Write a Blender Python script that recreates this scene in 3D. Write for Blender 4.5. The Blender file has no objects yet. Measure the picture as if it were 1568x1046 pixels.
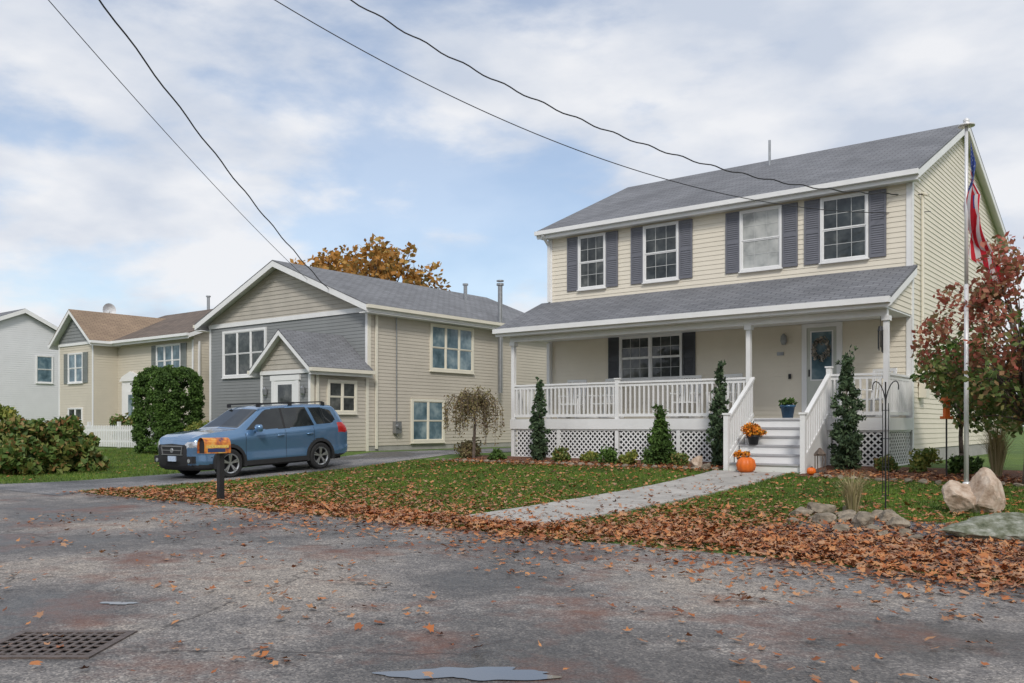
import bpy, bmesh, math, random
import numpy as np
from mathutils import Vector, Matrix
from mathutils import noise as mn
RND=random.Random(7); NP=np.random.RandomState(5)
scene=bpy.context.scene
# ------------------------------------------------------------------ helpers
def link(o,parent=None):
    scene.collection.objects.link(o)
    if parent: o.parent=parent
    return o
def empty(name,loc=(0,0,0),rot=(0,0,0)):
    e=bpy.data.objects.new(name,None); e.location=loc; e.rotation_euler=rot; e.empty_display_size=.2
    return link(e)
class MB:
    def __init__(s): s.v=[];s.f=[];s.m=[]
    def add(s,vs,fs,mi=0):
        o=len(s.v); s.v+= [tuple(p) for p in vs]
        for f in fs: s.f.append(tuple(i+o for i in f)); s.m.append(mi)
    def quad(s,a,b,c,d,mi=0): s.add([a,b,c,d],[(0,1,2,3)],mi)
    def box(s,x0,x1,y0,y1,z0,z1,mi=0):
        s.add([(x0,y0,z0),(x1,y0,z0),(x1,y1,z0),(x0,y1,z0),(x0,y0,z1),(x1,y0,z1),(x1,y1,z1),(x0,y1,z1)],
              [(0,3,2,1),(4,5,6,7),(0,1,5,4),(1,2,6,5),(2,3,7,6),(3,0,4,7)],mi)
    def beam(s,p,q,w,h,mi=0,up=(0,0,1)):
        p=Vector(p);q=Vector(q);d=(q-p).normalized();u=Vector(up)
        if abs(d.dot(u))>.98:u=Vector((0,1,0))
        r=d.cross(u).normalized();u=r.cross(d)
        c=[r*w/2*a+u*h/2*b for a,b in((-1,-1),(1,-1),(1,1),(-1,1))]
        s.add([p+k for k in c]+[q+k for k in c],[(0,1,2,3),(7,6,5,4),(0,4,5,1),(1,5,6,2),(2,6,7,3),(3,7,4,0)],mi)
    def cyl(s,p,q,r0,r1=None,n=10,mi=0,cap=True):
        if r1 is None:r1=r0
        p=Vector(p);q=Vector(q);d=(q-p).normalized();u=Vector((0,0,1)) if abs(d.z)<.9 else Vector((1,0,0))
        a=d.cross(u).normalized();b=d.cross(a)
        vs=[]
        for c,r in((p,r0),(q,r1)):
            for i in range(n):
                t=2*math.pi*i/n; vs.append(c+a*r*math.cos(t)+b*r*math.sin(t))
        fs=[(i,(i+1)%n,n+(i+1)%n,n+i) for i in range(n)]
        if cap: fs+=[tuple(range(n-1,-1,-1)),tuple(range(n,2*n))]
        s.add(vs,fs,mi)
    def rev(s,prof,c,axis='z',n=20,mi=0,ribs=0,rib=0):
        vs=[];c=Vector(c)
        for r,h in prof:
            for i in range(n):
                t=2*math.pi*i/n; rr=r*(1+rib*abs(math.sin(t*ribs/2))-rib)
                if axis=='z':p=(rr*math.cos(t),rr*math.sin(t),h)
                elif axis=='y':p=(rr*math.cos(t),h,rr*math.sin(t))
                else:p=(h,rr*math.cos(t),rr*math.sin(t))
                vs.append(c+Vector(p))
        fs=[]
        for k in range(len(prof)-1):
            for i in range(n): fs.append((k*n+i,k*n+(i+1)%n,(k+1)*n+(i+1)%n,(k+1)*n+i))
        s.add(vs,fs,mi)
    def obj(s,name,mats,parent=None,smooth=False):
        me=bpy.data.meshes.new(name); me.from_pydata(s.v,[],s.f)
        if not isinstance(mats,(list,tuple)): mats=[mats]
        for m in mats: me.materials.append(m)
        me.polygons.foreach_set('material_index',s.m)
        if smooth: me.polygons.foreach_set('use_smooth',[True]*len(s.f))
        me.update(); o=bpy.data.objects.new(name,me); return link(o,parent)
def fast(name,V,nper,mat,parent=None,smooth=False):
    V=np.asarray(V,dtype=np.float32).reshape(-1,3); n=len(V); nf=n//nper
    me=bpy.data.meshes.new(name); me.vertices.add(n); me.vertices.foreach_set('co',V.ravel())
    me.loops.add(n); me.loops.foreach_set('vertex_index',np.arange(n,dtype=np.int32))
    me.polygons.add(nf); me.polygons.foreach_set('loop_start',np.arange(0,n,nper,dtype=np.int32))
    me.polygons.foreach_set('loop_total',np.full(nf,nper,dtype=np.int32))
    me.materials.append(mat); me.update(calc_edges=True)
    return link(bpy.data.objects.new(name,me),parent)
# ------------------------------------------------------------------ materials
def C(c): return (c[0],c[1],c[2],1)
def mat(name,col,rough=.6,var=.15,scale=3,bump=0,bscale=40,metal=0,spec=.5,coat=0,cols=None,island=False,trans=0,detail=6,patch=0):
    m=bpy.data.materials.new(name);m.use_nodes=True;nt=m.node_tree;N=nt.nodes;L=nt.links
    b=N['Principled BSDF'];b.inputs['Roughness'].default_value=rough;b.inputs['Metallic'].default_value=metal
    b.inputs['Specular IOR Level'].default_value=spec; b.inputs['Coat Weight'].default_value=coat
    b.inputs['Coat Roughness'].default_value=.05
    tc=N.new('ShaderNodeTexCoord');
    if island: src=N.new('ShaderNodeNewGeometry').outputs['Random Per Island']
    else:
        n=N.new('ShaderNodeTexNoise');n.inputs['Scale'].default_value=scale;n.inputs['Detail'].default_value=detail
        n.inputs['Roughness'].default_value=.65
        L.new(tc.outputs['Object'],n.inputs['Vector']);src=n.outputs['Fac']
    r=N.new('ShaderNodeValToRGB');L.new(src,r.inputs['Fac'])
    if cols:
        els=r.color_ramp.elements
        lo,hi=(0,1) if island else (.3,.7)
        els[0].position=lo;els[0].color=C(cols[0]);els[1].position=hi;els[1].color=C(cols[-1])
        for i in range(1,len(cols)-1):
            e=els.new(lo+(hi-lo)*i/(len(cols)-1));e.color=C(cols[i])
    else:
        r.color_ramp.elements[0].position=.3;r.color_ramp.elements[1].position=.7
        r.color_ramp.elements[0].color=C([x*(1-var) for x in col]);r.color_ramp.elements[1].color=C([min(1,x*(1+var)) for x in col])
    out=r.outputs['Color']
    if patch:
        n3=N.new('ShaderNodeTexNoise');n3.inputs['Scale'].default_value=patch;n3.inputs['Detail'].default_value=6;n3.inputs['Roughness'].default_value=.65
        L.new(tc.outputs['Object'],n3.inputs['Vector']);r3=N.new('ShaderNodeValToRGB');L.new(n3.outputs['Fac'],r3.inputs[0])
        r3.color_ramp.elements[0].position=.36;r3.color_ramp.elements[0].color=(.62,.60,.62,1);r3.color_ramp.elements[1].position=.64;r3.color_ramp.elements[1].color=(1.25,1.12,1.0,1)
        x=N.new('ShaderNodeMix');x.data_type='RGBA';x.blend_type='MULTIPLY';x.inputs[0].default_value=1;L.new(out,x.inputs[6]);L.new(r3.outputs[0],x.inputs[7]);out=x.outputs[2]
    L.new(out,b.inputs['Base Color'])
    if trans:
        t=N.new('ShaderNodeBsdfTranslucent');L.new(out,t.inputs['Color'])
        mx=N.new('ShaderNodeMixShader');mx.inputs['Fac'].default_value=trans
        L.new(b.outputs[0],mx.inputs[1]);L.new(t.outputs[0],mx.inputs[2]);L.new(mx.outputs[0],N['Material Output'].inputs[0])
    if bump:
        n2=N.new('ShaderNodeTexNoise');n2.inputs['Scale'].default_value=bscale;n2.inputs['Detail'].default_value=5
        L.new(tc.outputs['Object'],n2.inputs['Vector'])
        bp=N.new('ShaderNodeBump');bp.inputs['Strength'].default_value=bump;bp.inputs['Distance'].default_value=.02
        L.new(n2.outputs['Fac'],bp.inputs['Height']);L.new(bp.outputs['Normal'],b.inputs['Normal'])
    return m
def shingle(name,cols,horiz='x'):
    m=bpy.data.materials.new(name);m.use_nodes=True;nt=m.node_tree;N=nt.nodes;L=nt.links
    b=N['Principled BSDF'];b.inputs['Roughness'].default_value=.9
    tc=N.new('ShaderNodeTexCoord');sp=N.new('ShaderNodeSeparateXYZ');L.new(tc.outputs['Object'],sp.inputs[0])
    cb=N.new('ShaderNodeCombineXYZ')
    L.new(sp.outputs['X' if horiz=='x' else 'Y'],cb.inputs[0])
    mu=N.new('ShaderNodeMath');mu.operation='MULTIPLY';mu.inputs[1].default_value=2.6
    L.new(sp.outputs['Z'],mu.inputs[0]);L.new(mu.outputs[0],cb.inputs[1])
    br=N.new('ShaderNodeTexBrick');br.inputs['Scale'].default_value=1;br.inputs['Brick Width'].default_value=.32;br.inputs['Row Height'].default_value=.15
    br.inputs['Mortar Size'].default_value=.012;br.inputs['Color1'].default_value=C(cols[0]);br.inputs['Color2'].default_value=C(cols[1]);br.inputs['Mortar'].default_value=C([x*.5 for x in cols[0]])
    br.inputs['Mortar Smooth'].default_value=.3
    L.new(cb.outputs[0],br.inputs['Vector'])
    n=N.new('ShaderNodeTexNoise');n.inputs['Scale'].default_value=.9;n.inputs['Detail'].default_value=8;L.new(tc.outputs['Object'],n.inputs['Vector'])
    mr=N.new('ShaderNodeMapRange');mr.inputs['From Min'].default_value=.3;mr.inputs['From Max'].default_value=.7;mr.inputs['To Min'].default_value=.85;mr.inputs['To Max'].default_value=1.15
    L.new(n.outputs['Fac'],mr.inputs[0])
    mx=N.new('ShaderNodeMix');mx.data_type='RGBA';mx.blend_type='MULTIPLY';mx.inputs[0].default_value=1
    L.new(br.outputs['Color'],mx.inputs[6]);L.new(mr.outputs[0],mx.inputs[7]);L.new(mx.outputs[2],b.inputs['Base Color'])
    bp=N.new('ShaderNodeBump');bp.inputs['Strength'].default_value=.6;bp.inputs['Distance'].default_value=.01
    L.new(br.outputs['Fac'],bp.inputs['Height']);bp.invert=True;L.new(bp.outputs['Normal'],b.inputs['Normal'])
    return m
M={}
M['cream']=mat('cream_siding',(.76,.70,.58),.55,.05,.8)
M['tan']=mat('tan_siding',(.54,.495,.42),.6,.06,.8)
M['taupe']=mat('taupe_shake',(.46,.425,.365),.7,.10,2)
M['gray']=mat('gray_siding',(.24,.25,.25),.6,.07,1)
M['beige2']=mat('beige_siding',(.60,.55,.45),.6,.05,1)
M['whitesid']=mat('white_siding',(.70,.71,.72),.6,.04,1)
M['white']=mat('white_trim_paint',(.80,.80,.79),.45,.05,2)
M['muntin']=mat('window_grille_bars',(.50,.51,.50),.5,.05,2)
M['creamtrim']=mat('cream_trim_paint',(.76,.72,.61),.5,.04,2)
M['shut']=mat('gray_shutter_paint',(.155,.16,.185),.55,.1,4)
M['shut2']=mat('sage_shutter_paint',(.19,.21,.20),.6,.1,4)
M['dkshut']=mat('dark_shutter_paint',(.06,.065,.075),.5,.1,4)
M['roofg']=shingle('gray_shingles_x',((.155,.16,.175),(.205,.21,.225)),'x')
M['roofgy']=shingle('gray_shingles_y',((.165,.17,.18),(.215,.22,.235)),'y')
M['roofb']=shingle('brown_shingles',((.13,.10,.08),(.19,.145,.115)),'x')
M['roofby']=shingle('brown_shingles_y',((.28,.20,.14),(.34,.25,.17)),'y')
M['concrete']=mat('concrete',(.40,.38,.35),.85,.25,2.0,.3,60)
M['found']=mat('foundation_concrete',(.36,.35,.33),.9,.15,3,.3,40)
M['deck']=mat('deck_boards',(.42,.42,.43),.6,.1,5)
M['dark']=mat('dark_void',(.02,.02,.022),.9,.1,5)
M['metal']=mat('galvanized_metal',(.35,.36,.37),.4,.15,8,metal=.8)
M['black']=mat('black_metal',(.018,.018,.02),.4,.1,8)
M['wire']=mat('wire_rubber',(.02,.02,.022),.6,.1,8)
M['bark']=mat('bark',(.13,.10,.08),.9,.35,14,.6,50)
M['rock']=mat('field_stone',(.3,.27,.22),.85,.3,6,.9,18,cols=((.09,.08,.06),(.24,.20,.15),(.40,.34,.26)))
M['rockg']=mat('mossy_stone',(.3,.3,.22),.9,.3,9,1,14,cols=((.05,.06,.03),(.13,.14,.09),(.24,.25,.20),(.42,.42,.37)),detail=9)
M['rockw']=mat('pink_granite',(.6,.5,.42),.8,.2,7,.9,12,cols=((.26,.17,.11),(.50,.39,.30),(.62,.54,.45)),detail=9)
M['grassb']=mat('grass_blades',(.1,.2,.03),.7,cols=((.05,.11,.014),(.09,.19,.022),(.15,.27,.03),(.25,.29,.08)),island=True,trans=.25,patch=.9)
M['leaf']=mat('fallen_leaves',(.3,.1,.03),.65,cols=((.12,.045,.02),(.28,.085,.025),(.42,.14,.038),(.50,.23,.085),(.38,.22,.13),(.24,.11,.055)),island=True)
M['mulch']=mat('red_mulch',(.14,.06,.035),.95,.4,25,.9,60,cols=((.06,.03,.02),(.16,.07,.04),(.27,.13,.07)))
M['gravel']=mat('gravel',(.25,.25,.26),.9,.4,45,.9,60,cols=((.06,.06,.065),(.15,.15,.16),(.30,.30,.31)))
M['juniper']=mat('juniper_foliage',(.05,.09,.04),.8,cols=((.03,.055,.03),(.065,.11,.05),(.11,.165,.075)),island=True,trans=.15)
M['hedgef']=mat('arborvitae_foliage',(.05,.12,.03),.8,cols=((.04,.09,.015),(.07,.155,.025),(.12,.23,.045)),island=True,trans=.15,patch=2.2)
M['rhodo']=mat('rhododendron_foliage',(.1,.12,.03),.6,cols=((.05,.10,.02),(.09,.16,.03),(.15,.22,.05),(.26,.26,.07),(.30,.15,.06)),island=True,trans=.25)
M['redtree']=mat('autumn_dogwood_foliage',(.2,.1,.04),.7,cols=((.12,.15,.05),(.34,.12,.07),(.46,.12,.09),(.50,.20,.13),(.28,.22,.09)),island=True,trans=.35)
M['greenleaf']=mat('turning_green_foliage',(.2,.1,.04),.7,cols=((.07,.12,.03),(.13,.20,.05),(.22,.26,.08),(.34,.16,.09)),island=True,trans=.35)
M['orange']=mat('orange_foliage',(.3,.15,.04),.7,cols=((.16,.12,.03),(.36,.18,.04),(.52,.24,.05),(.48,.34,.10)),island=True,trans=.3)
M['weep']=mat('weeping_foliage',(.15,.13,.06),.8,cols=((.16,.10,.06),(.24,.22,.09),(.34,.24,.13)),island=True,trans=.2)
M['far']=mat('distant_foliage',(.08,.09,.05),.9,cols=((.05,.07,.03),(.10,.10,.04),(.2,.13,.05)),island=True)
M['straw']=mat('dry_grass',(.4,.33,.18),.8,cols=((.20,.20,.08),(.38,.32,.16),(.5,.42,.25)),island=True,trans=.2)
M['yell']=mat('yellow_foliage',(.3,.3,.05),.8,cols=((.10,.17,.03),(.2,.24,.05),(.4,.36,.08)),island=True,trans=.25)
M['pump']=mat('pumpkin_skin',(.72,.15,.012),.45,.15,5)
M['mum']=mat('chrysanthemum_petals',(.8,.3,.02),.7,cols=((.05,.1,.02),(.75,.2,.01),(.85,.4,.03)),island=True)
def glassmat(name,cols,scale=1.3,rough=.03,ior=1.5):
    m=mat(name,(.03,.03,.03),rough,cols=cols,scale=scale,detail=3,spec=.5)
    m.node_tree.nodes['Principled BSDF'].inputs['IOR'].default_value=ior
    return m
M['glass']=glassmat('window_glass',((.012,.016,.018),(.055,.062,.062),(.16,.165,.155)),1.6)
M['glassl']=glassmat('curtained_glass',((.22,.23,.22),(.42,.43,.41),(.55,.55,.52)),2.0)
M['glassb']=glassmat('blue_glass',((.04,.08,.10),(.12,.19,.23),(.30,.38,.40)),1.5)
M['doorp']=mat('pale_door_paint',(.56,.58,.52),.4,.04,2)
M['bluepot']=mat('blue_glaze',(.05,.13,.24),.25,.2,8)
def asphalt(name,base,patch=True):
    m=bpy.data.materials.new(name);m.use_nodes=True;nt=m.node_tree;N=nt.nodes;L=nt.links;b=N['Principled BSDF']
    tc=N.new('ShaderNodeTexCoord')
    def noise(s,d=6,r=.6,off=0):
        n=N.new('ShaderNodeTexNoise');n.inputs['Scale'].default_value=s;n.inputs['Detail'].default_value=d;n.inputs['Roughness'].default_value=r
        if off:
            mp=N.new('ShaderNodeMapping');mp.inputs['Location'].default_value=(off,off*.7,0);L.new(tc.outputs['Object'],mp.inputs[0]);L.new(mp.outputs[0],n.inputs['Vector'])
        else: L.new(tc.outputs['Object'],n.inputs['Vector'])
        return n.outputs['Fac']
    def ramp(f,els):
        r=N.new('ShaderNodeValToRGB');L.new(f,r.inputs[0]);e=r.color_ramp.elements
        e[0].position,e[0].color=els[0][0],C(els[0][1]);e[1].position,e[1].color=els[-1][0],C(els[-1][1])
        for p,c in els[1:-1]:
            k=e.new(p);k.color=C(c)
        return r.outputs[0]
    def mix(f,a,c,mode='MIX',fv=1):
        x=N.new('ShaderNodeMix');x.data_type='RGBA';x.blend_type=mode
        if f is None:x.inputs[0].default_value=fv
        else:L.new(f,x.inputs[0])
        L.new(a,x.inputs[6]);
        if isinstance(c,tuple): x.inputs[7].default_value=C(c)
        else: L.new(c,x.inputs[7])
        return x.outputs[2]
    warm=(base[0]*1.45,base[1]*1.38,base[2]*1.27)
    col=ramp(noise(.38,6,.58),[(.38,[x*.42 for x in base]),(.455,[x*.62 for x in base]),(.51,base),(.62,warm)])
    agg=N.new('ShaderNodeTexVoronoi');agg.inputs['Scale'].default_value=80;L.new(tc.outputs['Object'],agg.inputs['Vector'])
    sv=N.new('ShaderNodeSeparateColor');L.new(agg.outputs['Color'],sv.inputs[0])
    ag=ramp(sv.outputs[0],[(0,(.45,.45,.46)),(.5,(.9,.9,.9)),(.8,(1.2,1.18,1.15)),(1,(1.9,1.85,1.75))])
    col=mix(None,col,ag,'MULTIPLY',.9)
    g2=ramp(noise(7,6,.7),[(.35,(.74,.74,.75)),(.65,(1.2,1.19,1.17))]);col=mix(None,col,g2,'MULTIPLY',1)
    if patch:
        st=ramp(noise(.7,9,.72,7.3),[(.51,(0,0,0)),(.66,(.75,.75,.75))]);col=mix(st,col,(.17,.068,.042))
        st2=ramp(noise(2.2,9,.8,3.1),[(.57,(0,0,0)),(.70,(.6,.6,.6))]);col=mix(st2,col,(.055,.045,.04))
        w=N.new('ShaderNodeTexVoronoi');w.feature='DISTANCE_TO_EDGE';w.inputs['Scale'].default_value=.45
        nn=N.new('ShaderNodeTexNoise');nn.inputs['Scale'].default_value=1.6;nn.inputs['Detail'].default_value=5;L.new(tc.outputs['Object'],nn.inputs['Vector'])
        vm=N.new('ShaderNodeVectorMath');vm.operation='MULTIPLY_ADD';L.new(nn.outputs['Color'],vm.inputs[0]);vm.inputs[1].default_value=(.9,.9,.9);L.new(tc.outputs['Object'],vm.inputs[2])
        L.new(vm.outputs[0],w.inputs['Vector'])
        ck=ramp(w.outputs['Distance'],[(0,(1,1,1)),(.012,(0,0,0))])
        ckm=ramp(noise(.5,3,.6,2.2),[(.45,(0,0,0)),(.55,(.85,.85,.85))])
        f=N.new('ShaderNodeMath');f.operation='MULTIPLY';L.new(ck,f.inputs[0]);L.new(ckm,f.inputs[1])
        col=mix(f.outputs[0],col,(.035,.03,.028))
    L.new(col,b.inputs['Base Color'])
    rr=N.new('ShaderNodeMapRange');L.new(noise(.38,6,.58),rr.inputs[0]);rr.inputs['From Min'].default_value=.38;rr.inputs['From Max'].default_value=.52;rr.inputs['To Min'].default_value=.36;rr.inputs['To Max'].default_value=.88
    L.new(rr.outputs[0],b.inputs['Roughness'])
    bp=N.new('ShaderNodeBump');bp.inputs['Strength'].default_value=.8;bp.inputs['Distance'].default_value=.006
    L.new(agg.outputs['Distance'],bp.inputs['Height']);bp.invert=True;L.new(bp.outputs[0],b.inputs['Normal'])
    return m
M['asphalt']=asphalt('asphalt',(.225,.212,.205))
M['drive']=asphalt('driveway_asphalt',(.20,.20,.21),False)
M['lawn']=mat('lawn_soil_and_grass',(.1,.2,.03),.9,scale=1.3,bump=.8,bscale=50,cols=((.05,.09,.014),(.085,.15,.02),(.14,.20,.035)),detail=9)
# ------------------------------------------------------------------ terrain
def gz(y): 
    t=min(1,max(0,(y-8.5)/10.5)); return .43*t*t
YS=[-400,-60,-20,0,8]+[8.5+.25*i for i in range(43)]+[20,25,40,90,400]
def strip(mb,x0,x1,ya,yb,off,mi=0):
    ys=[ya]+[y for y in YS if ya<y<yb]+[yb]
    for a,b in zip(ys[:-1],ys[1:]):
        mb.quad((x0,a,gz(a)+off),(x1,a,gz(a)+off),(x1,b,gz(b)+off),(x0,b,gz(b)+off),mi)
g=MB();strip(g,-400,400,-400,400,0);g.obj('ground',M['lawn'])
rd=MB();n=260
pts=[]
for i in range(n+1):
    x=-70+110*i/n
    pts.append((x,8.28+.06*math.sin(x*1.3)+.04*math.sin(x*3.7+1)+.03*math.sin(x*9.1)))
for (xa,ya),(xb,yb) in zip(pts[:-1],pts[1:]): rd.quad((xa,-40,.004),(xb,-40,.004),(xb,yb,.004),(xa,ya,.004))
rd.obj('road',M['asphalt'])
d=MB();ys=[7.6+.2*i for i in range(98)]
def ex(y): return -17.25+.04*math.sin(y*2.1)+ (0.9*max(0,(9.2-y)/1.6)**2)
def el(y): return -20.4-.04*math.sin(y*1.7)-(1.0*max(0,(9.2-y)/1.6)**2)
for a,b in zip(ys[:-1],ys[1:]):
    d.quad((el(a),a,gz(a)+.009),(ex(a),a,gz(a)+.009),(ex(b),b,gz(b)+.009),(el(b),b,gz(b)+.009))
d.obj('driveway',M['drive'])
w=MB();y=8.75
while y<17.3:
    y2=min(y+1.15,17.35);dx=.03*math.sin(y)
    x0,x1=-8.15+dx,-6.62+dx
    za,zb=gz(y)+.035,gz(y2-.015)+.035
    w.add([(x0,y,za),(x1,y,za),(x1,y2-.015,zb),(x0,y2-.015,zb),(x0,y,za-.08),(x1,y,za-.08),(x1,y2-.015,zb-.08),(x0,y2-.015,zb-.08)],
      [(0,1,2,3),(0,4,5,1),(1,5,6,2),(3,2,6,7),(0,3,7,4)]);y=y2
w.obj('concrete_walkway',M['concrete'])
b=MB();strip(b,-15.9,-8.25,17.55,18.95,.014);strip(b,-6.35,-1.2,17.0,18.95,.014)
b.obj('mulch_bed',M['mulch'])
b=MB();b.add([(-4.6,10.2,gz(10.2)+.014),(-3.6,8.6,.014),(3,8.4,.014),(4,11.5,.055),(-2,12.2,gz(12.2)+.016),(-4,11.9,gz(11.9)+.016)],[(0,1,2,3,4,5)])
b.obj('gravel_bed',M['gravel'])
# ------------------------------------------------------------------ houses
def P(face,c,u,off,z):
    return {'f':(u,c-off,z),'r':(c+off,u,z),'b':(u,c+off,z),'l':(c-off,u,z)}[face]
def siding(mb,face,c,z0,z1,lo,hi,e=.115,lip=.012,mi=0):
    z=z0
    while z<z1-1e-4:
        zt=min(z+e,z1)
        mb.quad(P(face,c,lo(z),lip,z),P(face,c,hi(z),lip,z),P(face,c,hi(zt),0,zt),P(face,c,lo(zt),0,zt),mi)
        mb.quad(P(face,c,lo(z),0,z),P(face,c,hi(z),0,z),P(face,c,hi(z),lip,z),P(face,c,lo(z),lip,z),mi)
        z=zt
def pbox(mb,face,c,u0,u1,o0,o1,z0,z1,mi=0):
    a=P(face,c,u0,o0,z0);b=P(face,c,u1,o1,z1)
    mb.box(min(a[0],b[0]),max(a[0],b[0]),min(a[1],b[1]),max(a[1],b[1]),min(a[2],b[2]),max(a[2],b[2]),mi)
class House:
    def __init__(s,name): s.e=empty(name);s.p={}
    def __getitem__(s,k):
        if k not in s.p:s.p[k]=(MB(),k)
        return s.p[k][0]
    def done(s,mats):
        for k,(mb,_) in s.p.items():
            if mb.v: mb.obj(k,mats.get(k) or M[k],s.e)
def window(H,face,c,u0,u1,z0,z1,n=1,grid=None,shut=0,gk='window_glass',sk='shutters',fw=.05,hung=True,tk='trim',r=.028):
    T=H[tk];G=H[gk]
    pbox(T,face,c,u0-fw,u0,0.002,.065,z0-fw,z1+fw);pbox(T,face,c,u1,u1+fw,0.002,.065,z0-fw,z1+fw)
    pbox(T,face,c,u0,u1,0.002,.065,z1,z1+fw);pbox(T,face,c,u0,u1,0.002,.08,z0-fw,z0)
    pbox(T,face,c,u0-fw-.02,u1+fw+.02,0.004,.09,z0-fw-.03,z0-fw)
    wdt=(u1-u0)/n
    for i in range(n):
        a=u0+wdt*i;b=a+wdt
        if i: pbox(T,face,c,a-.03,a+.03,0.002,.062,z0,z1)
        a2=a+(.03 if i else 0);b2=b-(.03 if i<n-1 else 0);zm=(z0+z1)/2
        for (q0,q1,of) in ((z0,zm,.034),(zm,z1,.048)) if hung else ((z0,z1,.045),):
            pbox(T,face,c,a2,a2+r,.015,of,q0,q1);pbox(T,face,c,b2-r,b2,.015,of,q0,q1)
            pbox(T,face,c,a2+r,b2-r,.015,of,q0,q0+r);pbox(T,face,c,a2+r,b2-r,.015,of,q1-r,q1)
            j=RND.uniform(-.002,.002);k2=of-.014
            G.quad(P(face,c,a2+r,k2,q0+r),P(face,c,b2-r,k2+j,q0+r),P(face,c,b2-r,k2-j,q1-r),P(face,c,a2+r,k2,q1-r))
            if grid:
                for k in range(1,grid[0]):
                    x=a2+(b2-a2)*k/grid[0];pbox(H['muntin'],face,c,x-.006,x+.006,of-.011,of-.007,q0+r,q1-r)
                for k in range(1,grid[1]):
                    z=q0+(q1-q0)*k/grid[1];pbox(H['muntin'],face,c,a2+r,b2-r,of-.011,of-.0075,z-.006,z+.006)
    if shut:
        for s0,s1 in ((u0-fw-shut,u0-fw-.01),(u1+fw+.01,u1+fw+shut)):
            S=H[sk];pbox(S,face,c,s0,s1,.013,.030,z0-.05,z1+.05)
            for q in((s0,s0+.045),(s1-.045,s1)):pbox(S,face,c,q[0],q[1],.030,.045,z0-.05,z1+.05)
            for q in((z0-.05,z0+.03),(z1-.03,z1+.05),((z0+z1)/2-.04,(z0+z1)/2+.04)):pbox(S,face,c,s0+.045,s1-.045,.030,.045,q[0],q[1])
            z=z0+.05
            while z<z1-.06:
                if abs(z-(z0+z1)/2)>.07:
                    S.add([P(face,c,s0+.045,.043,z),P(face,c,s1-.045,.043,z),P(face,c,s1-.045,.031,z+.035),P(face,c,s0+.045,.031,z+.035)],[(0,1,2,3)])
                z+=.05
def ext(mb,axis,a0,a1,poly,mi=0):
    def q(a,c,z): return (a,c,z) if axis=='x' else (c,a,z)
    n=len(poly);vs=[q(a0,*p) for p in poly]+[q(a1,*p) for p in poly]
    fs=[tuple(range(n)),tuple(range(2*n-1,n-1,-1))]+[(i,(i+1)%n,n+(i+1)%n,n+i) for i in range(n)]
    mb.add(vs,fs,mi)
def gable_roof(H,axis,a0,a1,c0,cm,c1,ze,zr,th=.08,rk='roof',tk='trim',gut=True,ends=(1,1),zb=None,rake=.17,gk=None):
    R_=H[rk];T=H[tk];GU=H[gk or tk]
    for c,z in((c0,ze),(c1,zb if zb else ze)):
        ext(R_,axis,a0-.03,a1+.03,[(c,z),(cm,zr),(cm,zr-.035),(c,z-.035)])
        ext(T,axis,a0,a1,[(c,z-.037),(cm,zr-.037),(cm,zr-th),(c,z-th)])
        for k,(e0,e1) in enumerate(((a0-.027,a0-.002),(a1+.002,a1+.027))):
            if ends[k]: ext(T,axis,e0,e1,[(c,z-.04),(cm,zr-.04),(cm,zr-.04-rake),(c,z-.04-rake)])
        sg=-1 if c<cm else 1
        if gut:
            o0,o1=sorted((c+sg*.002,c+sg*.11))
            ext(GU,axis,a0-.03,a1+.03,[(o0,z-.14),(o1,z-.14),(o1,z-.03),(o0,z-.03)])
            o0,o1=sorted((c,c-sg*.03));ext(T,axis,a0,a1,[(o0,z-.24),(o1,z-.24),(o1,z-th-.004),(o0,z-th-.004)])
def downspout(mb,face,c,u,z0,z1):
    pbox(mb,face,c,u-.04,u+.04,.03,.09,z0,z1)
K=lambda v:(lambda z:v)
# ---- main house
H=House('two_storey_house')
X0,X1,Y0,Y1=-14.87,-5.12,20.72,31.2;ZE=6.82;ZR=9.15;YM=25.5;YE=31.6;ZB=6.95
sl=(ZR-ZE)/(YM-20.42);sb=(ZR-ZB)/(YE-YM)
H['core'].box(X0+.02,X1-.02,Y0+.02,Y1-.02,.2,6.7)
siding(H['siding'],'f',Y0,1.3,6.72,K(X0),K(X1));siding(H['siding'],'b',Y1,.7,6.78,K(X0),K(X1))
def glo(z): return Y0 if z<6.84 else Y0+(z-6.84)/sl
def ghi(z): return Y1 if z<6.98 else Y1-(z-6.98)/sb
for fc,c in(('r',X1),('l',X0)): siding(H['siding'],fc,c,.75,ZR-.12,glo,ghi)
H['foundation'].box(X0+.01,X1-.01,Y0+.01,Y1-.01,.1,.8)
gable_roof(H,'x',X0-.22,X1+.2,20.42,YM,YE,ZE,ZR,zb=ZB)
H['trim'].box(X0-.2,X1+.18,20.44,Y0,6.60,6.63)
for u in(X0,X1):
    s=1 if u==X0 else -1;pbox(H['trim'],'f',Y0,min(u,u+s*.1),max(u,u+s*.1),.004,.03,.5,6.59)
pbox(H['trim'],'r',X1,Y0-.03,Y0+.1,.004,.03,.5,6.7);pbox(H['trim'],'r',X1,Y1-.1,Y1+.02,.004,.03,.5,6.8)
pbox(H['trim'],'l',X0,Y0-.03,Y0+.1,.004,.03,.5,6.7)
for cx,ww,gk in((-13.41,.80,'window_glass'),(-11.27,.94,'window_glass'),(-8.55,.96,'curtained_glass'),(-6.56,.98,'window_glass')):
    window(H,'f',Y0,cx-ww/2,cx+ww/2,5.1,6.5,1,(3,2),.38,gk)
window(H,'f',Y0,-12.47,-10.70,2.52,3.62,2,(3,2),.36,'window_glass','dark_shutters')
downspout(H['trim'],'f',Y0,X0+.02,4.8,6.4)
H['trim'].beam((X0+.02,20.35,6.66),(X0+.02,Y0-.06,6.4),.07,.06)
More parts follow.
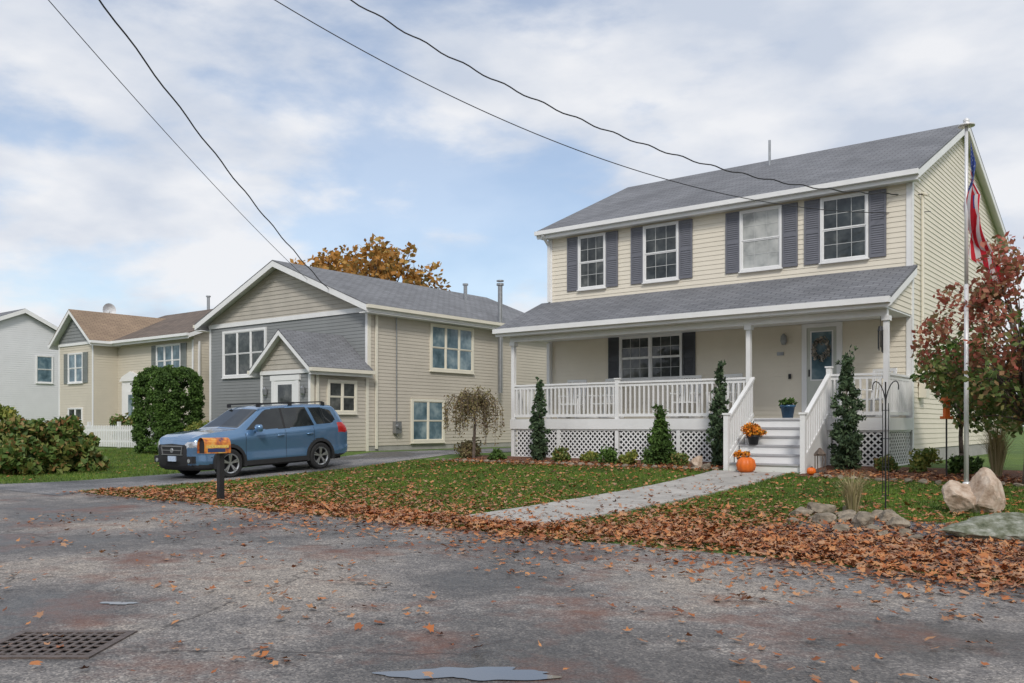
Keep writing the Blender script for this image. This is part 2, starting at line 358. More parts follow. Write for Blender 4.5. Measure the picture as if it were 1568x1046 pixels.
R_=H['roof'];ext(R_,'x',X0-.3,X1+.12,[(18.62,3.88),(20.74,4.80),(20.74,4.74),(18.62,3.82)])
ext(H['trim'],'x',X0-.28,X1+.10,[(18.63,3.818),(20.73,4.736),(20.73,4.66),(18.63,3.74)])
for e in((X0-.30,X0-.282),(X1+.102,X1+.122)): ext(H['trim'],'x',e[0],e[1],[(18.62,3.815),(20.7,4.72),(20.7,4.57),(18.62,3.68)])
ext(H['trim'],'x',X0-.31,X1+.13,[(18.50,3.74),(18.618,3.74),(18.618,3.86),(18.50,3.86)])
H['trim'].box(X0-.28,X1+.10,18.60,18.63,3.66,3.74)
H['trim'].box(X0-.1,X1,18.66,Y0-.03,3.66,3.69)
H['trim'].box(X0-.02,X1-.02,18.90,19.04,3.52,3.657)
siding(H['siding'],'r',X1,3.70,4.62,lambda z:18.92+max(0,(z-3.76)/.434),K(20.7))
ext(H['trim'],'x',X1-.05,X1-.01,[(18.9,3.693),(20.70,3.693),(20.70,4.6),(18.9,3.80)])
ext(H['trim'],'x',X0+.0,X0+.03,[(18.9,3.693),(20.70,3.693),(20.70,4.6),(18.9,3.80)])
H['deck'].box(X0,X1,18.93,Y0-.03,1.34,1.43);H['trim'].box(X0-.02,X1+.02,18.90,18.928,1.18,1.44)
H['trim'].box(X1+.003,X1+.03,18.90,Y0-.04,1.18,1.44)
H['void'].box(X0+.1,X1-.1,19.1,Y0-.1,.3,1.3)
def post(x,y,z0,z1,w=.1): H['trim'].box(x-w/2,x+w/2,y-w/2,y+w/2,z0,z1)
for x in(X0+.05,-8.12,X1-.05):
    post(x,18.98,.35,3.515)
    H['trim'].box(x-.08,x+.08,18.895,19.065,3.42,3.519)
post(X0+.05,Y0-.1,1.43,3.6);post(-11.55,18.98,.35,2.42);post(-6.33,18.98,.35,2.5)
for x,z in((-11.55,2.42),(-6.33,2.5)): H['trim'].box(x-.07,x+.07,18.91,19.05,z,z+.03)
def rail(p,q,zb0,zb1,T):
    (xa,ya),(xb,yb)=p,q;L_=math.hypot(xb-xa,yb-ya)
    T.beam((xa,ya,zb0+.91),(xb,yb,zb1+.91),.09,.045);T.beam((xa,ya,zb0+.84),(xb,yb,zb1+.84),.035,.06);T.beam((xa,ya,zb0+.1),(xb,yb,zb1+.1),.04,.07)
    n=int(L_/.125)
    for i in range(n):
        t=(i+.5)/n;x=xa+(xb-xa)*t;y=ya+(yb-ya)*t;z=zb0+(zb1-zb0)*t
        T.box(x-.018,x+.018,y-.018,y+.018,z+.1,z+.84)
T=H['trim']
rail((X0+.1,18.98),(-11.6,18.98),1.43,1.43,T);rail((-11.5,18.98),(-8.17,18.98),1.43,1.43,T);rail((-6.28,18.98),(X1-.1,18.98),1.43,1.43,T)
rail((X1-.05,19.03),(X1-.05,Y0-.03),1.43,1.43,T);rail((X0+.05,19.03),(X0+.05,Y0-.03),1.43,1.43,T)
rail((-8.0,18.93),(-7.98,17.55),1.43,.52,T);rail((-6.33,18.93),(-6.35,17.55),1.43,.52,T)
for x in(-7.98,-6.35): post(x,17.5,.25,1.5);T.box(x-.07,x+.07,17.43,17.57,1.5,1.54)
zs=np.linspace(.31,1.43,7)
for i in range(6):
    y=17.55+.255*i
    H['trim'].box(-7.93,-6.42,y,y+.02,zs[i]-.02,zs[i+1]-.035)
    H['treads'].box(-7.93,-6.42,y-.03,y+.27,zs[i+1]-.035,zs[i+1])
for x in(-7.98,-6.37):
    T.add([(x-.02,17.5,.2),(x-.02,18.9,.2),(x-.02,18.9,1.4),(x-.02,17.5,.5),(x+.02,17.5,.2),(x+.02,18.9,.2),(x+.02,18.9,1.4),(x+.02,17.5,.5)],[(0,1,2,3),(4,5,6,7),(3,2,6,7),(0,3,7,4)])
def lattice(mb,face,c,u0,u1,z0,z1,sp,wd):
    h=z1-z0
    for dirn,off in((1,.012),(-1,.02)):
        k=u0-h
        while k<u1+h:
            a=(k,z0);du=dirn*h;t0,t1=0,1
            for bound,s in((u0+wd,1),(u1-wd,-1)):
                den=s*du;num=-s*(a[0]-bound)
                if den>0:t0=max(t0,num/den)
                elif den<0:t1=min(t1,num/den)
            if t1-t0>.02:
                p=(a[0]+du*t0,z0+h*t0);q=(a[0]+du*t1,z0+h*t1)
                mb.quad(P(face,c,p[0]-wd,off,p[1]),P(face,c,p[0]+wd,off,p[1]),P(face,c,q[0]+wd,off,q[1]),P(face,c,q[0]-wd,off,q[1]))
            k+=sp
    pbox(mb,face,c,u0-.02,u1+.02,.0,.03,z1,z1+.05);pbox(mb,face,c,u0-.02,u1+.02,0,.03,z0-.06,z0)
for a,b_ in((X0+.12,-11.62),(-11.48,-8.19),(-6.26,X1-.12)): lattice(H['lattice'],'f',18.96,a,b_,.46,1.14,.135,.025)
lattice(H['lattice'],'r',X1-.03,19.06,Y0-.05,.46,1.14,.135,.025)
for x in(-13.3,-9.85): H['trim'].box(x-.045,x+.045,18.915,18.94,.38,1.178)
pbox(T,'f',Y0,-7.53,-7.41,.002,.07,1.43,3.56);pbox(T,'f',Y0,-6.72,-6.60,.002,.07,1.43,3.56);pbox(T,'f',Y0,-7.53,-6.60,.002,.08,3.56,3.65)
pbox(H['door'],'f',Y0,-7.41,-6.72,.02,.045,1.45,3.56)
pbox(H['door_glass'],'f',Y0,-7.30,-6.83,.046,.05,2.35,3.45)
for q in((-7.33,-7.30),(-6.83,-6.80)):pbox(T,'f',Y0,q[0],q[1],.046,.06,2.32,3.48)
for q in((2.32,2.35),(3.45,3.48)):pbox(T,'f',Y0,-7.30,-6.83,.046,.06,q[0],q[1])
pbox(H['door'],'f',Y0,-7.28,-6.85,.046,.055,1.6,2.2)
H['fixtures'].cyl((-7.36,Y0-.05,2.42),(-7.36,Y0-.05,2.58),.018);H['fixtures'].box(-7.86,-7.80,Y0-.05,Y0-.02,2.38,2.50)
H['plate'].box(-8.14,-7.98,Y0-.04,Y0-.02,2.95,3.03)
H['lamp'].rev([(.05,0),(.08,.08),(.07,.2),(.02,.26)],(-7.95,Y0-.1,3.2),n=10)
H['vent'].cyl((-9.9,24.6,8.6),(-9.9,24.6,9.45),.035)
H['conduit'].cyl((X1+.07,21.4,2.2),(X1+.07,21.4,6.5),.03);H['conduit'].cyl((X1+.05,21.4,6.5),(X1+.2,21.35,6.42),.035)
H['conduit'].box(X1+.02,X1+.18,21.25,21.55,1.9,2.4)
H.done(dict(core=M['cream'],siding=M['cream'],foundation=M['found'],trim=M['white'],roof=M['roofg'],window_glass=M['glass'],curtained_glass=M['glassl'],
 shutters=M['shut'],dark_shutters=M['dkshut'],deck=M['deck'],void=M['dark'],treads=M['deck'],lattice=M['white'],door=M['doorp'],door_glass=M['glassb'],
 fixtures=M['black'],plate=M['metal'],lamp=M['metal'],vent=M['metal'],conduit=M['creamtrim']))
def leafcloud(centers,n,size,rng=NP,elong=1.6):
    centers=np.asarray(centers,float);wts=centers[:,3]**2;wts=wts/wts.sum()
    idx=rng.choice(len(centers),n,p=wts)
    dr=rng.normal(size=(n,3));dr/=np.linalg.norm(dr,axis=1)[:,None]
    rad=centers[idx,3]*rng.uniform(0,1,n)**.45
    return leafquads(centers[idx,:3]+dr*rad[:,None],size,rng,elong)
def leafquads(pos,size,rng=NP,elong=1.6):
    n=len(pos)
    a=rng.normal(size=(n,3));a/=np.linalg.norm(a,axis=1)[:,None]
    b=rng.normal(size=(n,3));b-= (a*b).sum(1)[:,None]*a;b/=np.linalg.norm(b,axis=1)[:,None]
    s=(size*rng.uniform(.6,1.3,n))[:,None]
    return np.stack([pos-a*s*elong/2,pos+b*s/2,pos+a*s*elong/2,pos-b*s/2],1)
t=NP.uniform(0,2*np.pi,260);wr=.17+NP.normal(0,.025,260)
fast('door_wreath',leafquads(np.stack([-7.07+wr*np.cos(t),np.full(260,Y0-.09)+NP.normal(0,.02,260),3.05+wr*np.sin(t)*1.25],1),.06),4,mat('wreath_leaves',(.2,.2,.18),.8,cols=((.12,.13,.10),(.35,.33,.30),(.5,.42,.33)),island=True))
# ---- second house
H=House('gray_gable_house')
A0,A1,B0,B1=-30.5,-21.57,19.9,31.0;ze=5.18;AM=(A0+A1)/2;zr=7.12;eo=.38
sl2=(zr-ze)/(AM-(A0-eo))
H['core'].box(A0+.02,A1-.02,B0+.02,B1-.02,.2,5.0)
siding(H['gray_siding'],'f',B0,.6,5.0,K(A0),K(A1))
siding(H['tan_siding'],'r',A1,.6,5.0,K(B0),K(B1));siding(H['tan_siding'],'l',A0,.6,5.0,K(B0),K(B1));siding(H['tan_siding'],'b',B1,.6,5.0,K(A0),K(A1))
zb_=ze+sl2*eo-.10
for fc,c in(('f',B0),('b',B1)):
    siding(H['gable_shake'],fc,c,5.06,zb_+sl2*(AM-A0)-.03,lambda z:A0+max(0,(z-zb_)/sl2),lambda z:A1-max(0,(z-zb_)/sl2),.15,.018)
pbox(H['trim'],'f',B0,A0-.01,A1+.01,.018,.05,4.98,5.14)
gable_roof(H,'y',B0-.4,B1+.3,A0-eo,AM,A1+eo,ze,zr,rk='roof',tk='trim',rake=.2,gk='cream_trim')
H['trim'].box(A1,A1+eo,B0-.38,B1,ze-.28,ze-.25);H['trim'].box(A0-eo,A0,B0-.38,B1,ze-.28,ze-.25)
for u in(A0,A1-.1): pbox(H['trim'],'f',B0,u,u+.1,.005,.03,.5,4.975)
pbox(H['cream_trim'],'r',A1,B0-.03,B0+.1,.004,.03,2.9,4.9)
H['foundation'].box(A0+.01,A1-.01,B0+.01,B1-.01,.1,.66)
window(H,'f',B0,-29.5,-27.0,3.15,4.75,3,None,0,hung=True,fw=.09)
window(H,'r',A1,22.9,25.05,3.28,4.78,3,None,0,'blue_glass',fw=.09,tk='cream_trim')
window(H,'r',A1,21.95,23.45,.76,2.1,2,None,0,'blue_glass',fw=.09,tk='cream_trim')
downspout(H['cream_trim'],'r',A1,B0+.32,.5,4.9)
H['pipe'].cyl((A1+.05,B0+1.25,.9),(A1+.05,B0+1.25,4.9),.02);H['pipe'].box(A1+.02,A1+.16,B0+1.1,B0+1.38,1.0,1.4);H['pipe'].cyl((A1+.15,B0+1.24,1.24),(A1+.22,B0+1.24,1.24),.09)
H['pipe'].cyl((A1+.3,26.4,2.5),(A1+.3,26.4,6.6),.09,n=12);H['pipe'].cyl((A1+.3,26.4,6.6),(A1+.3,26.4,6.68),.14,n=12);H['pipe'].cyl((A1+.3,26.4,6.75),(A1+.3,26.4,6.8),.14,n=12)
H['pipe'].cyl((-24.6,28.2,6.2),(-24.6,28.2,7.15),.08);H['pipe'].cyl((-24.6,28.2,7.15),(-24.6,28.2,7.22),.12)
V0,V1,W0=-24.05,A1+.004,17.56;zv=3.06;VM=(V0+V1)/2
H['core'].box(V0+.02,V1-.02,W0+.02,B0,.2,2.9)
siding(H['gray_siding'],'f',W0,.45,2.9,K(V0),K(V1));siding(H['tan_siding'],'r',V1,.45,2.9,K(W0),K(B0));siding(H['gray_siding'],'l',V0,.45,2.9,K(W0),K(B0))
sv=(4.28-zv)/(VM-(V0-.25))
siding(H['gable_shake'],'f',W0,2.9,4.15,lambda z:V0+max(0,(z-3.2)/sv),lambda z:V1-max(0,(z-3.2)/sv),.15,.018)
pbox(H['trim'],'f',W0,V0,V1,.02,.05,2.88,3.0)
gable_roof(H,'y',W0-.25,B0-.035,V0-.25,VM,V1+.25,zv,4.28,ends=(1,0),rake=.15,gk='cream_trim')
for u in(V0,V1-.1): pbox(H['trim'],'f',W0,u,u+.1,.005,.03,.4,2.87)
pbox(H['cream_trim'],'r',V1,W0-.03,W0+.09,.004,.03,.4,2.8);pbox(H['cream_trim'],'r',V1,B0-.12,B0,.018,.035,.4,2.8)
window(H,'r',V1,18.25,19.3,1.72,2.62,2,None,0,fw=.08,tk='cream_trim')
pbox(H['trim'],'f',W0,-23.45,-23.28,.002,.06,.5,2.68);pbox(H['trim'],'f',W0,-22.27,-22.1,.002,.06,.5,2.68);pbox(H['trim'],'f',W0,-23.5,-22.05,.002,.07,2.68,2.84)
pbox(H['door'],'f',W0,-23.28,-22.27,.02,.05,.5,2.68);pbox(H['window_glass'],'f',W0,-23.12,-22.43,.051,.055,.9,2.55)
for x in(-23.72,-21.84): H['lamp'].rev([(.03,0),(.07,.05),(.08,.22),(.02,.3)],(x,W0-.1,2.2),n=8)
downspout(H['cream_trim'],'r',V1,W0+.2,.4,2.9)
H.done(dict(core=M['tan'],gray_siding=M['gray'],tan_siding=M['tan'],gable_shake=M['taupe'],trim=M['white'],cream_trim=M['creamtrim'],roof=M['roofgy'],foundation=M['found'],
 window_glass=M['glass'],blue_glass=M['glassb'],pipe=M['metal'],door=M['white'],lamp=M['metal']))
# ---- third house
H=House('beige_raised_ranch_house')
A0,A1,B0,B1=-41.6,-32.4,20.4,29.0
H['core'].box(A0+.02,A1-.02,B0+.02,B1-.02,.2,4.9)
siding(H['siding'],'f',B0,.6,4.9,K(-38.4),K(A1));siding(H['siding'],'r',A1,.6,4.9,K(B0),K(B1))
s3=(6.85-5.0)/4.7
siding(H['siding'],'r',A1,4.9,6.7,lambda z:B0+max(0,(z-5.02)/s3),lambda z:B1-max(0,(z-5.02)/s3))
gable_roof(H,'x',A0-.2,A1+.25,B0-.4,24.7,B1+.4,5.0,6.85)
J=19.3;H['core'].box(A0+.02,-38.42,J+.02,B0+.1,.2,4.9)
siding(H['siding'],'f',J,.6,4.9,K(A0),K(-38.4));siding(H['siding'],'r',-38.4,.6,4.9,K(J),K(B0))
siding(H['gable_shake'],'f',J,4.9,6.25,lambda z:A0+max(0,(z-5.1)/.78),lambda z:-38.4-max(0,(z-5.1)/.78),.15,.018)
gable_roof(H,'y',J-.3,24.0,A0-.3,-40.0,-38.1,4.98,6.45,rk='front_gable_roof')
pbox(H['trim'],'f',J,A0,-38.4,.02,.05,4.84,4.96)
for u in(A0,-38.5): pbox(H['trim'],'f',J,u,u+.1,.005,.03,.5,4.83)
pbox(H['trim'],'f',B0,A1-.1,A1,.005,.03,.5,4.75);downspout(H['trim'],'r',A1,B0+.2,.5,4.7)
window(H,'f',J,-40.6,-39.35,3.2,4.45,2,None,.42,'blue_glass')
window(H,'f',B0,-35.1,-33.35,3.35,4.6,3,None,.4,'blue_glass')
window(H,'f',B0,-35.0,-33.4,1.0,2.0,2,None,0,'blue_glass');window(H,'f',J,-40.6,-39.4,1.0,2.0,2,None,0)
pbox(H['trim'],'f',B0,-37.9,-36.3,.01,.09,.6,3.2);pbox(H['door'],'f',B0,-37.45,-36.75,.09,.12,.6,2.75);pbox(H['blue_glass'],'f',B0,-37.3,-36.9,.121,.125,1.3,2.6)
ext(H['trim'],'y',B0-.16,B0-.01,[(-38.0,3.2),(-36.2,3.2),(-36.4,3.4),(-37.1,3.62),(-37.8,3.4)])
H['pipe'].cyl((-38.3,24.9,6.7),(-38.3,24.9,7.5),.07);H['pipe'].cyl((-38.3,24.9,7.5),(-38.3,24.9,7.56),.11)
H['dish'].cyl((-42.3,22,5.5),(-42.3,22,6.75),.03);H['dish'].rev([(.02,.02),(.2,.06),(.34,.17)],(-42.2,21.9,6.85),'x',n=18);H['dish'].cyl((-42.2,21.9,6.55),(-41.6,21.7,6.75),.015)
H.done(dict(core=M['beige2'],siding=M['beige2'],gable_shake=M['gray'],trim=M['white'],roof=M['roofb'],front_gable_roof=M['roofby'],shutters=M['shut2'],
 blue_glass=M['glassb'],window_glass=M['glass'],door=M['white'],pipe=M['metal'],dish=M['whitesid']))
# ---- fourth house
H=House('white_sided_house')
x=-50.;H['core'].box(-62,x-.02,18.0,23.28,.2,6.0)
siding(H['siding'],'r',x,.6,7.3,lambda z:18.0+max(0,(z-6.05)/.38),lambda z:23.3-max(0,(z-6.3)/.52));siding(H['siding'],'f',18.0,.6,6,K(-62),K(x))
for c,z in((17.7,5.95),(23.6,6.35)):
    ext(H['roof'],'x',-62,x+.25,[(c,z),(21.3,7.5),(21.3,7.4),(c,z-.1)]);ext(H['trim'],'x',x+.25,x+.29,[(c,z-.02),(21.3,7.48),(21.3,7.26),(c,z-.22)])
window(H,'r',x,22.0,22.8,3.6,5.0,1,None,0,'blue_glass')
pbox(H['trim'],'r',x,23.2,23.3,.014,.04,.4,6.2)
H.done(dict(core=M['whitesid'],siding=M['whitesid'],roof=M['roofg'],trim=M['white'],blue_glass=M['glassb']))
# ------------------------------------------------------------------ fence
f=MB();fy=18.0
xx=-46
while xx<-30.2:
    z=gz(fy);f.box(xx,xx+.07,fy-.012,fy+.012,z+.06,z+.88);f.add([(xx,fy-.012,z+.88),(xx+.07,fy-.012,z+.88),(xx+.035,fy,z+.94)],[(0,1,2)]);xx+=.135
for z in(.25,.68): f.box(-46,-30.2,fy+.013,fy+.05,gz(fy)+z,gz(fy)+z+.07)
for x in np.arange(-46,-30,2.4): f.box(x-.06,x+.06,fy+.055,fy+.16,gz(fy),gz(fy)+1.06)
f.obj('picket_fence',M['white'])
# ------------------------------------------------------------------ vegetation
def ellclumps(c,r,k,cr,shell=.6,rng=NP):
    out=[]
    for i in range(k):
        d=rng.normal(size=3);d/=np.linalg.norm(d);q=rng.uniform(shell,1)**.7
        out.append((c[0]+d[0]*r[0]*q,c[1]+d[1]*r[1]*q,c[2]+d[2]*r[2]*q,cr*rng.uniform(.6,1.35)))
    return out
def plant(name,clumps,n,size,m,trunk=None,elong=1.6):
    e=empty(name);fast('foliage',leafcloud(clumps,n,size,elong=elong),4,m,e)
    if trunk: trunk.obj('trunk_and_limbs',M['bark'],e,True)
    return e
def cone_shrub(name,x,y,h,r,m,n=2600,size=.05,col=True):
    z0=gz(y);cl=[];nn=190
    for i in range(nn):
        t=(i+NP.uniform(0,1))/nn
        prof=(min(1,.55+t*2.0)*min(1,(1-t)*1.9+.10)) if col else ((1-t)*1.0+.05)
        rr=r*prof*NP.uniform(.2,1);a=NP.uniform(0,6.28)
        cl.append((x+rr*math.cos(a),y+rr*math.sin(a),z0+.05+t*h*.97,r*.33*(1.05-.6*t)))
    for i in range(10): cl.append((x+NP.normal(0,r*.25),y+NP.normal(0,r*.25),z0+h*NP.uniform(.88,1.07),r*.14))
    tr=MB();tr.cyl((x,y,z0-.05),(x,y,z0+h*.8),.035,.01)
    return plant(name,cl,n,size,m,tr,2.4)
cone_shrub('columnar_juniper',-13.45,18.3,2.0,.25,M['juniper'],5200,.04)
cone_shrub('columnar_juniper',-8.5,18.3,2.25,.27,M['juniper'],5600,.04)
cone_shrub('columnar_juniper',-5.75,18.3,2.35,.33,M['juniper'],6400,.04)
cone_shrub('conical_spruce',-9.95,18.25,1.3,.40,M['hedgef'],5200,.04,False)
cl=[]
for i in range(900):
    a=NP.uniform(0,6.28);t=NP.uniform(0,1);hh=2.95
    k=(.96+.04*math.sin(3*t) if t<.80 else math.sqrt(max(0,1-((t-.80)/.215)**2))**.8)
    sx=np.sign(math.cos(a))*abs(math.cos(a))**.6;sy=np.sign(math.sin(a))*abs(math.sin(a))**.6
    q=NP.uniform(.84,1)
    cl.append((-29.1+1.22*k*sx*q,17.3+.9*k*sy*q,gz(17.3)+.1+t*hh*.97,.13))
for i in range(90): 
    a=NP.uniform(0,6.28);q=NP.uniform(0,.9);cl.append((-29.1+1.1*q*math.cos(a),17.3+.8*q*math.sin(a),gz(17.3)+2.85,.16))
plant('trimmed_arborvitae',cl,60000,.055,M['hedgef'])
plant('low_green_shrub',ellclumps((-27.3,17.6,.8),(.8,.5,.45),30,.25,.3),6000,.07,M['yell'])
cl=[]
for i in range(110):
    cl.append((NP.uniform(-28.0,-23.2),NP.uniform(9.4,12),NP.uniform(.15,1.25),.27))
plant('rhododendron_bush',cl,19000,.12,M['rhodo'])
tr=MB();bx,by=-15.5,18.1;tr.cyl((bx,by,.3),(bx+.05,by,1.4),.045,.035);tr.cyl((bx+.05,by,1.4),(bx,by,1.8),.035,.02)
pos=[]
for i in range(85):
    a=NP.uniform(0,6.28);r=NP.uniform(.15,.82);h=2.25+NP.uniform(-.3,.1)-r*.25;pv=Vector((bx,by,1.6));fall=NP.uniform(.7,1.75)
    for k in range(1,10):
        t=k/9;s1=math.sin(min(1,t*1.5)*1.57)
        q=Vector((bx+r*math.cos(a)*s1,by+r*math.sin(a)*s1,1.6+(h-1.6)*math.sin(min(1,t*2.4)*1.57)-max(0,t-.35)*fall))
        if q.z<.6:break
        tr.cyl(pv,q,.006,.005,3,cap=False)
        for j in range(5): pos.append([q.x+NP.normal(0,.035),q.y+NP.normal(0,.035),q.z+NP.normal(0,.06)])
        pv=q
e=empty('weeping_cherry_tree');fast('foliage',leafquads(np.array(pos),.036,elong=2),4,M['weep'],e);tr.obj('trunk_and_limbs',M['bark'],e)
def tree(name,x,y,h,rx,rz,cz,k,n,size,m,cr,tr_r=.08,shell=.35,trunk_top=.55,low=None):
    z0=gz(y);tr=MB()
    top=Vector((x,y,z0+h*trunk_top));p=Vector((x,y,z0-.05))
    segs=5;prev=p
    for i in range(1,segs+1):
        t=i/segs;q=p.lerp(top,t)+Vector((NP.normal(0,.02*h/4),NP.normal(0,.02*h/4),0));tr.cyl(prev,q,tr_r*(1-.5*(t-1/segs)),tr_r*(1-.5*t),8);prev=q
    cl=ellclumps((x,y,z0+cz),(rx,rx,rz),k,cr,shell)
    for c in cl:
        f0=NP.uniform(.45,1);s=p.lerp(top,f0);mid=s.lerp(Vector(c[:3]),.5)+Vector((0,0,.08*h*NP.uniform(0,1)))
        tr.cyl(s,mid,tr_r*.32,tr_r*.2,5);tr.cyl(mid,c[:3],tr_r*.2,tr_r*.05,4)
    if low:
        zc_=z0+cz-rz*.15
        up=[c for c in cl if c[2]>zc_+NP.normal(0,.35)] ; dn=[c for c in cl if c not in up]
        e=plant(name,up,int(n*len(up)/len(cl)),size,m,tr);fast('lower_foliage',leafcloud(dn,int(n*len(dn)/len(cl)),size),4,low,e);return e
    return plant(name,cl,n,size,m,tr)
tree('dogwood_tree',-2.38,16.8,4.3,1.62,1.75,2.55,120,9500,.07,M['redtree'],.29,.06,low=M['greenleaf'])
tree('young_tree',-3.9,19.6,3.0,.8,.9,1.7,34,3400,.07,M['hedgef'],.25,.05)
tree('autumn_maple_tree',-38.5,35.5,12.0,4.8,2.6,8.6,110,7500,.22,M['orange'],.75,.3)
tree('autumn_maple_tree',-41,29.5,8,1.8,1.8,6.3,16,800,.26,M['orange'],.5,.2)
tree('backyard_tree',2.5,30,7,2.6,2.2,4.4,40,3500,.25,M['yell'],.8,.15)
def tuft(name,x,y,h,n,spread,m,w=.010):
    z0=gz(y);V=[]
    for i in range(n):
        a=NP.uniform(0,6.28);r=NP.uniform(0,.08);L_=h*NP.uniform(.6,1.1);s=spread*NP.uniform(.2,1);
        p=np.array([x+r*math.cos(a),y+r*math.sin(a),z0]);d=np.array([math.cos(a),math.sin(a),0]);t=np.array([-d[1],d[0],0])*w/2
        m1=p+d*s*.35+np.array([0,0,L_*.65]);e_=p+d*s+np.array([0,0,L_*NP.uniform(.75,1)])
        V+=[p-t,p+t,m1+t,m1-t,m1-t,m1+t,e_+t*.2,e_-t*.2]
    return fast(name,np.array(V),4,m)
tuft('ornamental_grass',-3.85,12.5,.62,260,.35,M['straw'],.007);tuft('ornamental_grass',-3.0,18.0,1.1,380,.4,M['straw']);tuft('ornamental_grass',-2.2,17.6,.9,320,.45,M['yell'])
tuft('ornamental_grass',-1.5,17.3,.8,300,.4,M['straw'])
for x,y,r,m_,nm in((-15.9,18.4,.3,'weep','heather_shrub'),(-14.6,18.0,.22,'hedgef','boxwood_shrub'),(-12.7,18.1,.25,'rhodo','azalea_shrub'),(-12.0,18.4,.2,'yell','hosta_plant'),(-11.2,18.1,.3,'hedgef','boxwood_shrub'),(-10.6,18.0,.22,'yell','hosta_plant'),
    (-9.3,18.0,.2,'rhodo','azalea_shrub'),(-5.0,18.2,.22,'rhodo','azalea_shrub'),(-4.3,18.4,.3,'yell','hosta_plant'),(-3.6,18.2,.3,'hedgef','boxwood_shrub'),(-16.4,18.9,.35,'weep','heather_shrub')):
    plant(nm,ellclumps((x,y,gz(y)+r*.6),(r,r,r*.7),14,r*.45,.2),900,.05,M[m_])
plant('yellow_shrub',ellclumps((-43.5,17.5,1.4),(1.0,.8,1.2),24,.4,.2),1600,.12,M['yell'])
plant('azalea_shrub',ellclumps((-36,19.6,1.1),(1.2,.4,.6),20,.3,.2),1600,.1,M['rhodo'])
cl=[]
for i in range(420):
    a=2*math.pi*i/420+NP.uniform(-.01,.01);r=NP.uniform(105,135);h=NP.uniform(3,7.5)*(1+.2*math.sin(a*5))
    for k in range(3): cl.append((r*math.cos(a)+NP.normal(0,2),r*math.sin(a)+NP.normal(0,2),h*(k+.5)/3,2.6))
plant('distant_trees',cl,42000,.95,M['far'])
cl=[]
for i in range(75):
    a=math.radians(-160+ i*2.2);r=NP.uniform(22,30);hh=NP.uniform(6,12)
    for k in range(6): cl.append((r*math.cos(a)+NP.normal(0,1),r*math.sin(a)+NP.normal(0,1),1+k*hh/6,1.3))
plant('reflection_trees',cl,22000,.4,M['far'])  # unseen trees added behind the camera to darken the window reflections
# ------------------------------------------------------------------ grass blades
def blades(n,x0,x1,y0,y1,h,seedmask):
    x=NP.uniform(x0,x1,n);y=NP.uniform(y0,y1,n);k=seedmask(x,y);x=x[k];y=y[k];n=len(x)
    t=np.clip((y-8.5)/10.5,0,1);z=.43*t*t
    a=NP.uniform(0,6.28,n);hh=h*NP.uniform(.5,1.3,n);w=.006+.004*NP.rand(n)
    b=np.stack([x,y,z],1);s=np.stack([np.cos(a)*w,np.sin(a)*w,np.zeros(n)],1);l=np.stack([NP.normal(0,.35,n)*hh,NP.normal(0,.35,n)*hh,hh],1)
    return np.stack([b-s,b+s,b+l],1)
edge=lambda x:8.30+.06*np.sin(x*1.3)+.04*np.sin(x*3.7+1)+.05*np.sin(x*7.1)
def lawnmask(x,y):
    ok=(y>edge(x))&~((x>-20.45)&(x<-17.2))&~((x>-8.17)&(x<-6.6)&(y>8.7))&~((x>-16)&(x<-8.2)&(y>17.5))&~((x>-6.4)&(x<-1.2)&(y>17))
    ok&=~((x>-4.6)&(y<11.9)&(y<10.3+(x+4.6)*1.2+.3*np.sin(x*5)))
    return ok
V=np.concatenate([blades(250000,-17.3,1.5,8.2,17.6,.045,lawnmask),blades(60000,-34,-20.3,8,18,.055,lawnmask),blades(30000,-2.5,5,10,20,.055,lawnmask)])
fast('grass',V,3,M['grassb'])
# ------------------------------------------------------------------ fallen leaves
def leaves(x,y,size):
    n=len(x);t=np.clip((y-8.5)/10.5,0,1);lift=np.where(y>8.6,.026,.012);z=.43*t*t+lift+NP.uniform(0,.02,n)
    K_=10;ang=np.linspace(0,2*np.pi,K_,endpoint=False)[None]+NP.normal(0,.12,(n,K_))
    rad=np.array([1,.5,.85,.48,.7,.35,.7,.48,.85,.5])[None]*NP.uniform(.7,1.25,(n,K_))
    lx=rad*np.cos(ang);ly=rad*np.sin(ang)*NP.uniform(.45,.95,n)[:,None]
    s=size*NP.uniform(.5,1.25,n);yaw=NP.uniform(0,6.28,n);curl=NP.uniform(-.2,.9,n)
    px=lx*s[:,None];py=ly*s[:,None];pz=curl[:,None]*(py**2+.4*px**2)/s[:,None]+NP.normal(0,.22,n)[:,None]*py+NP.normal(0,.22,n)[:,None]*px+NP.normal(0,.05,(n,K_))*s[:,None]
    pz=pz-np.minimum(pz.min(1),0)[:,None]
    X=x[:,None]+px*np.cos(yaw)[:,None]-py*np.sin(yaw)[:,None];Y=y[:,None]+px*np.sin(yaw)[:,None]+py*np.cos(yaw)[:,None]
    return np.stack([X,Y,z[:,None]+pz],2)
LV=[]
def sc(n,x0,x1,fy,s):
    x=NP.uniform(x0,x1,n);LV.append((x,fy(x,n),np.full(n,s)))
sc(8500,-6.6,3,lambda x,n:8.75+NP.normal(0,.42,n)+.25*np.sin(x*1.1),.055)
sc(6500,-5.8,2.5,lambda x,n:9.75+NP.normal(0,.6,n),.055)
sc(3800,-11,-6.5,lambda x,n:8.65+NP.normal(0,.33,n),.055)
sc(2600,-17,-10.5,lambda x,n:8.65+NP.normal(0,.32,n),.055)
sc(7000,-17,-1,lambda x,n:NP.uniform(8.8,17.5,n),.052)
sc(4500,-16,-5,lambda x,n:9+np.abs(NP.normal(0,1.7,n)),.052)
sc(3000,-6.4,-1,lambda x,n:11+NP.normal(0,1.1,n),.052)
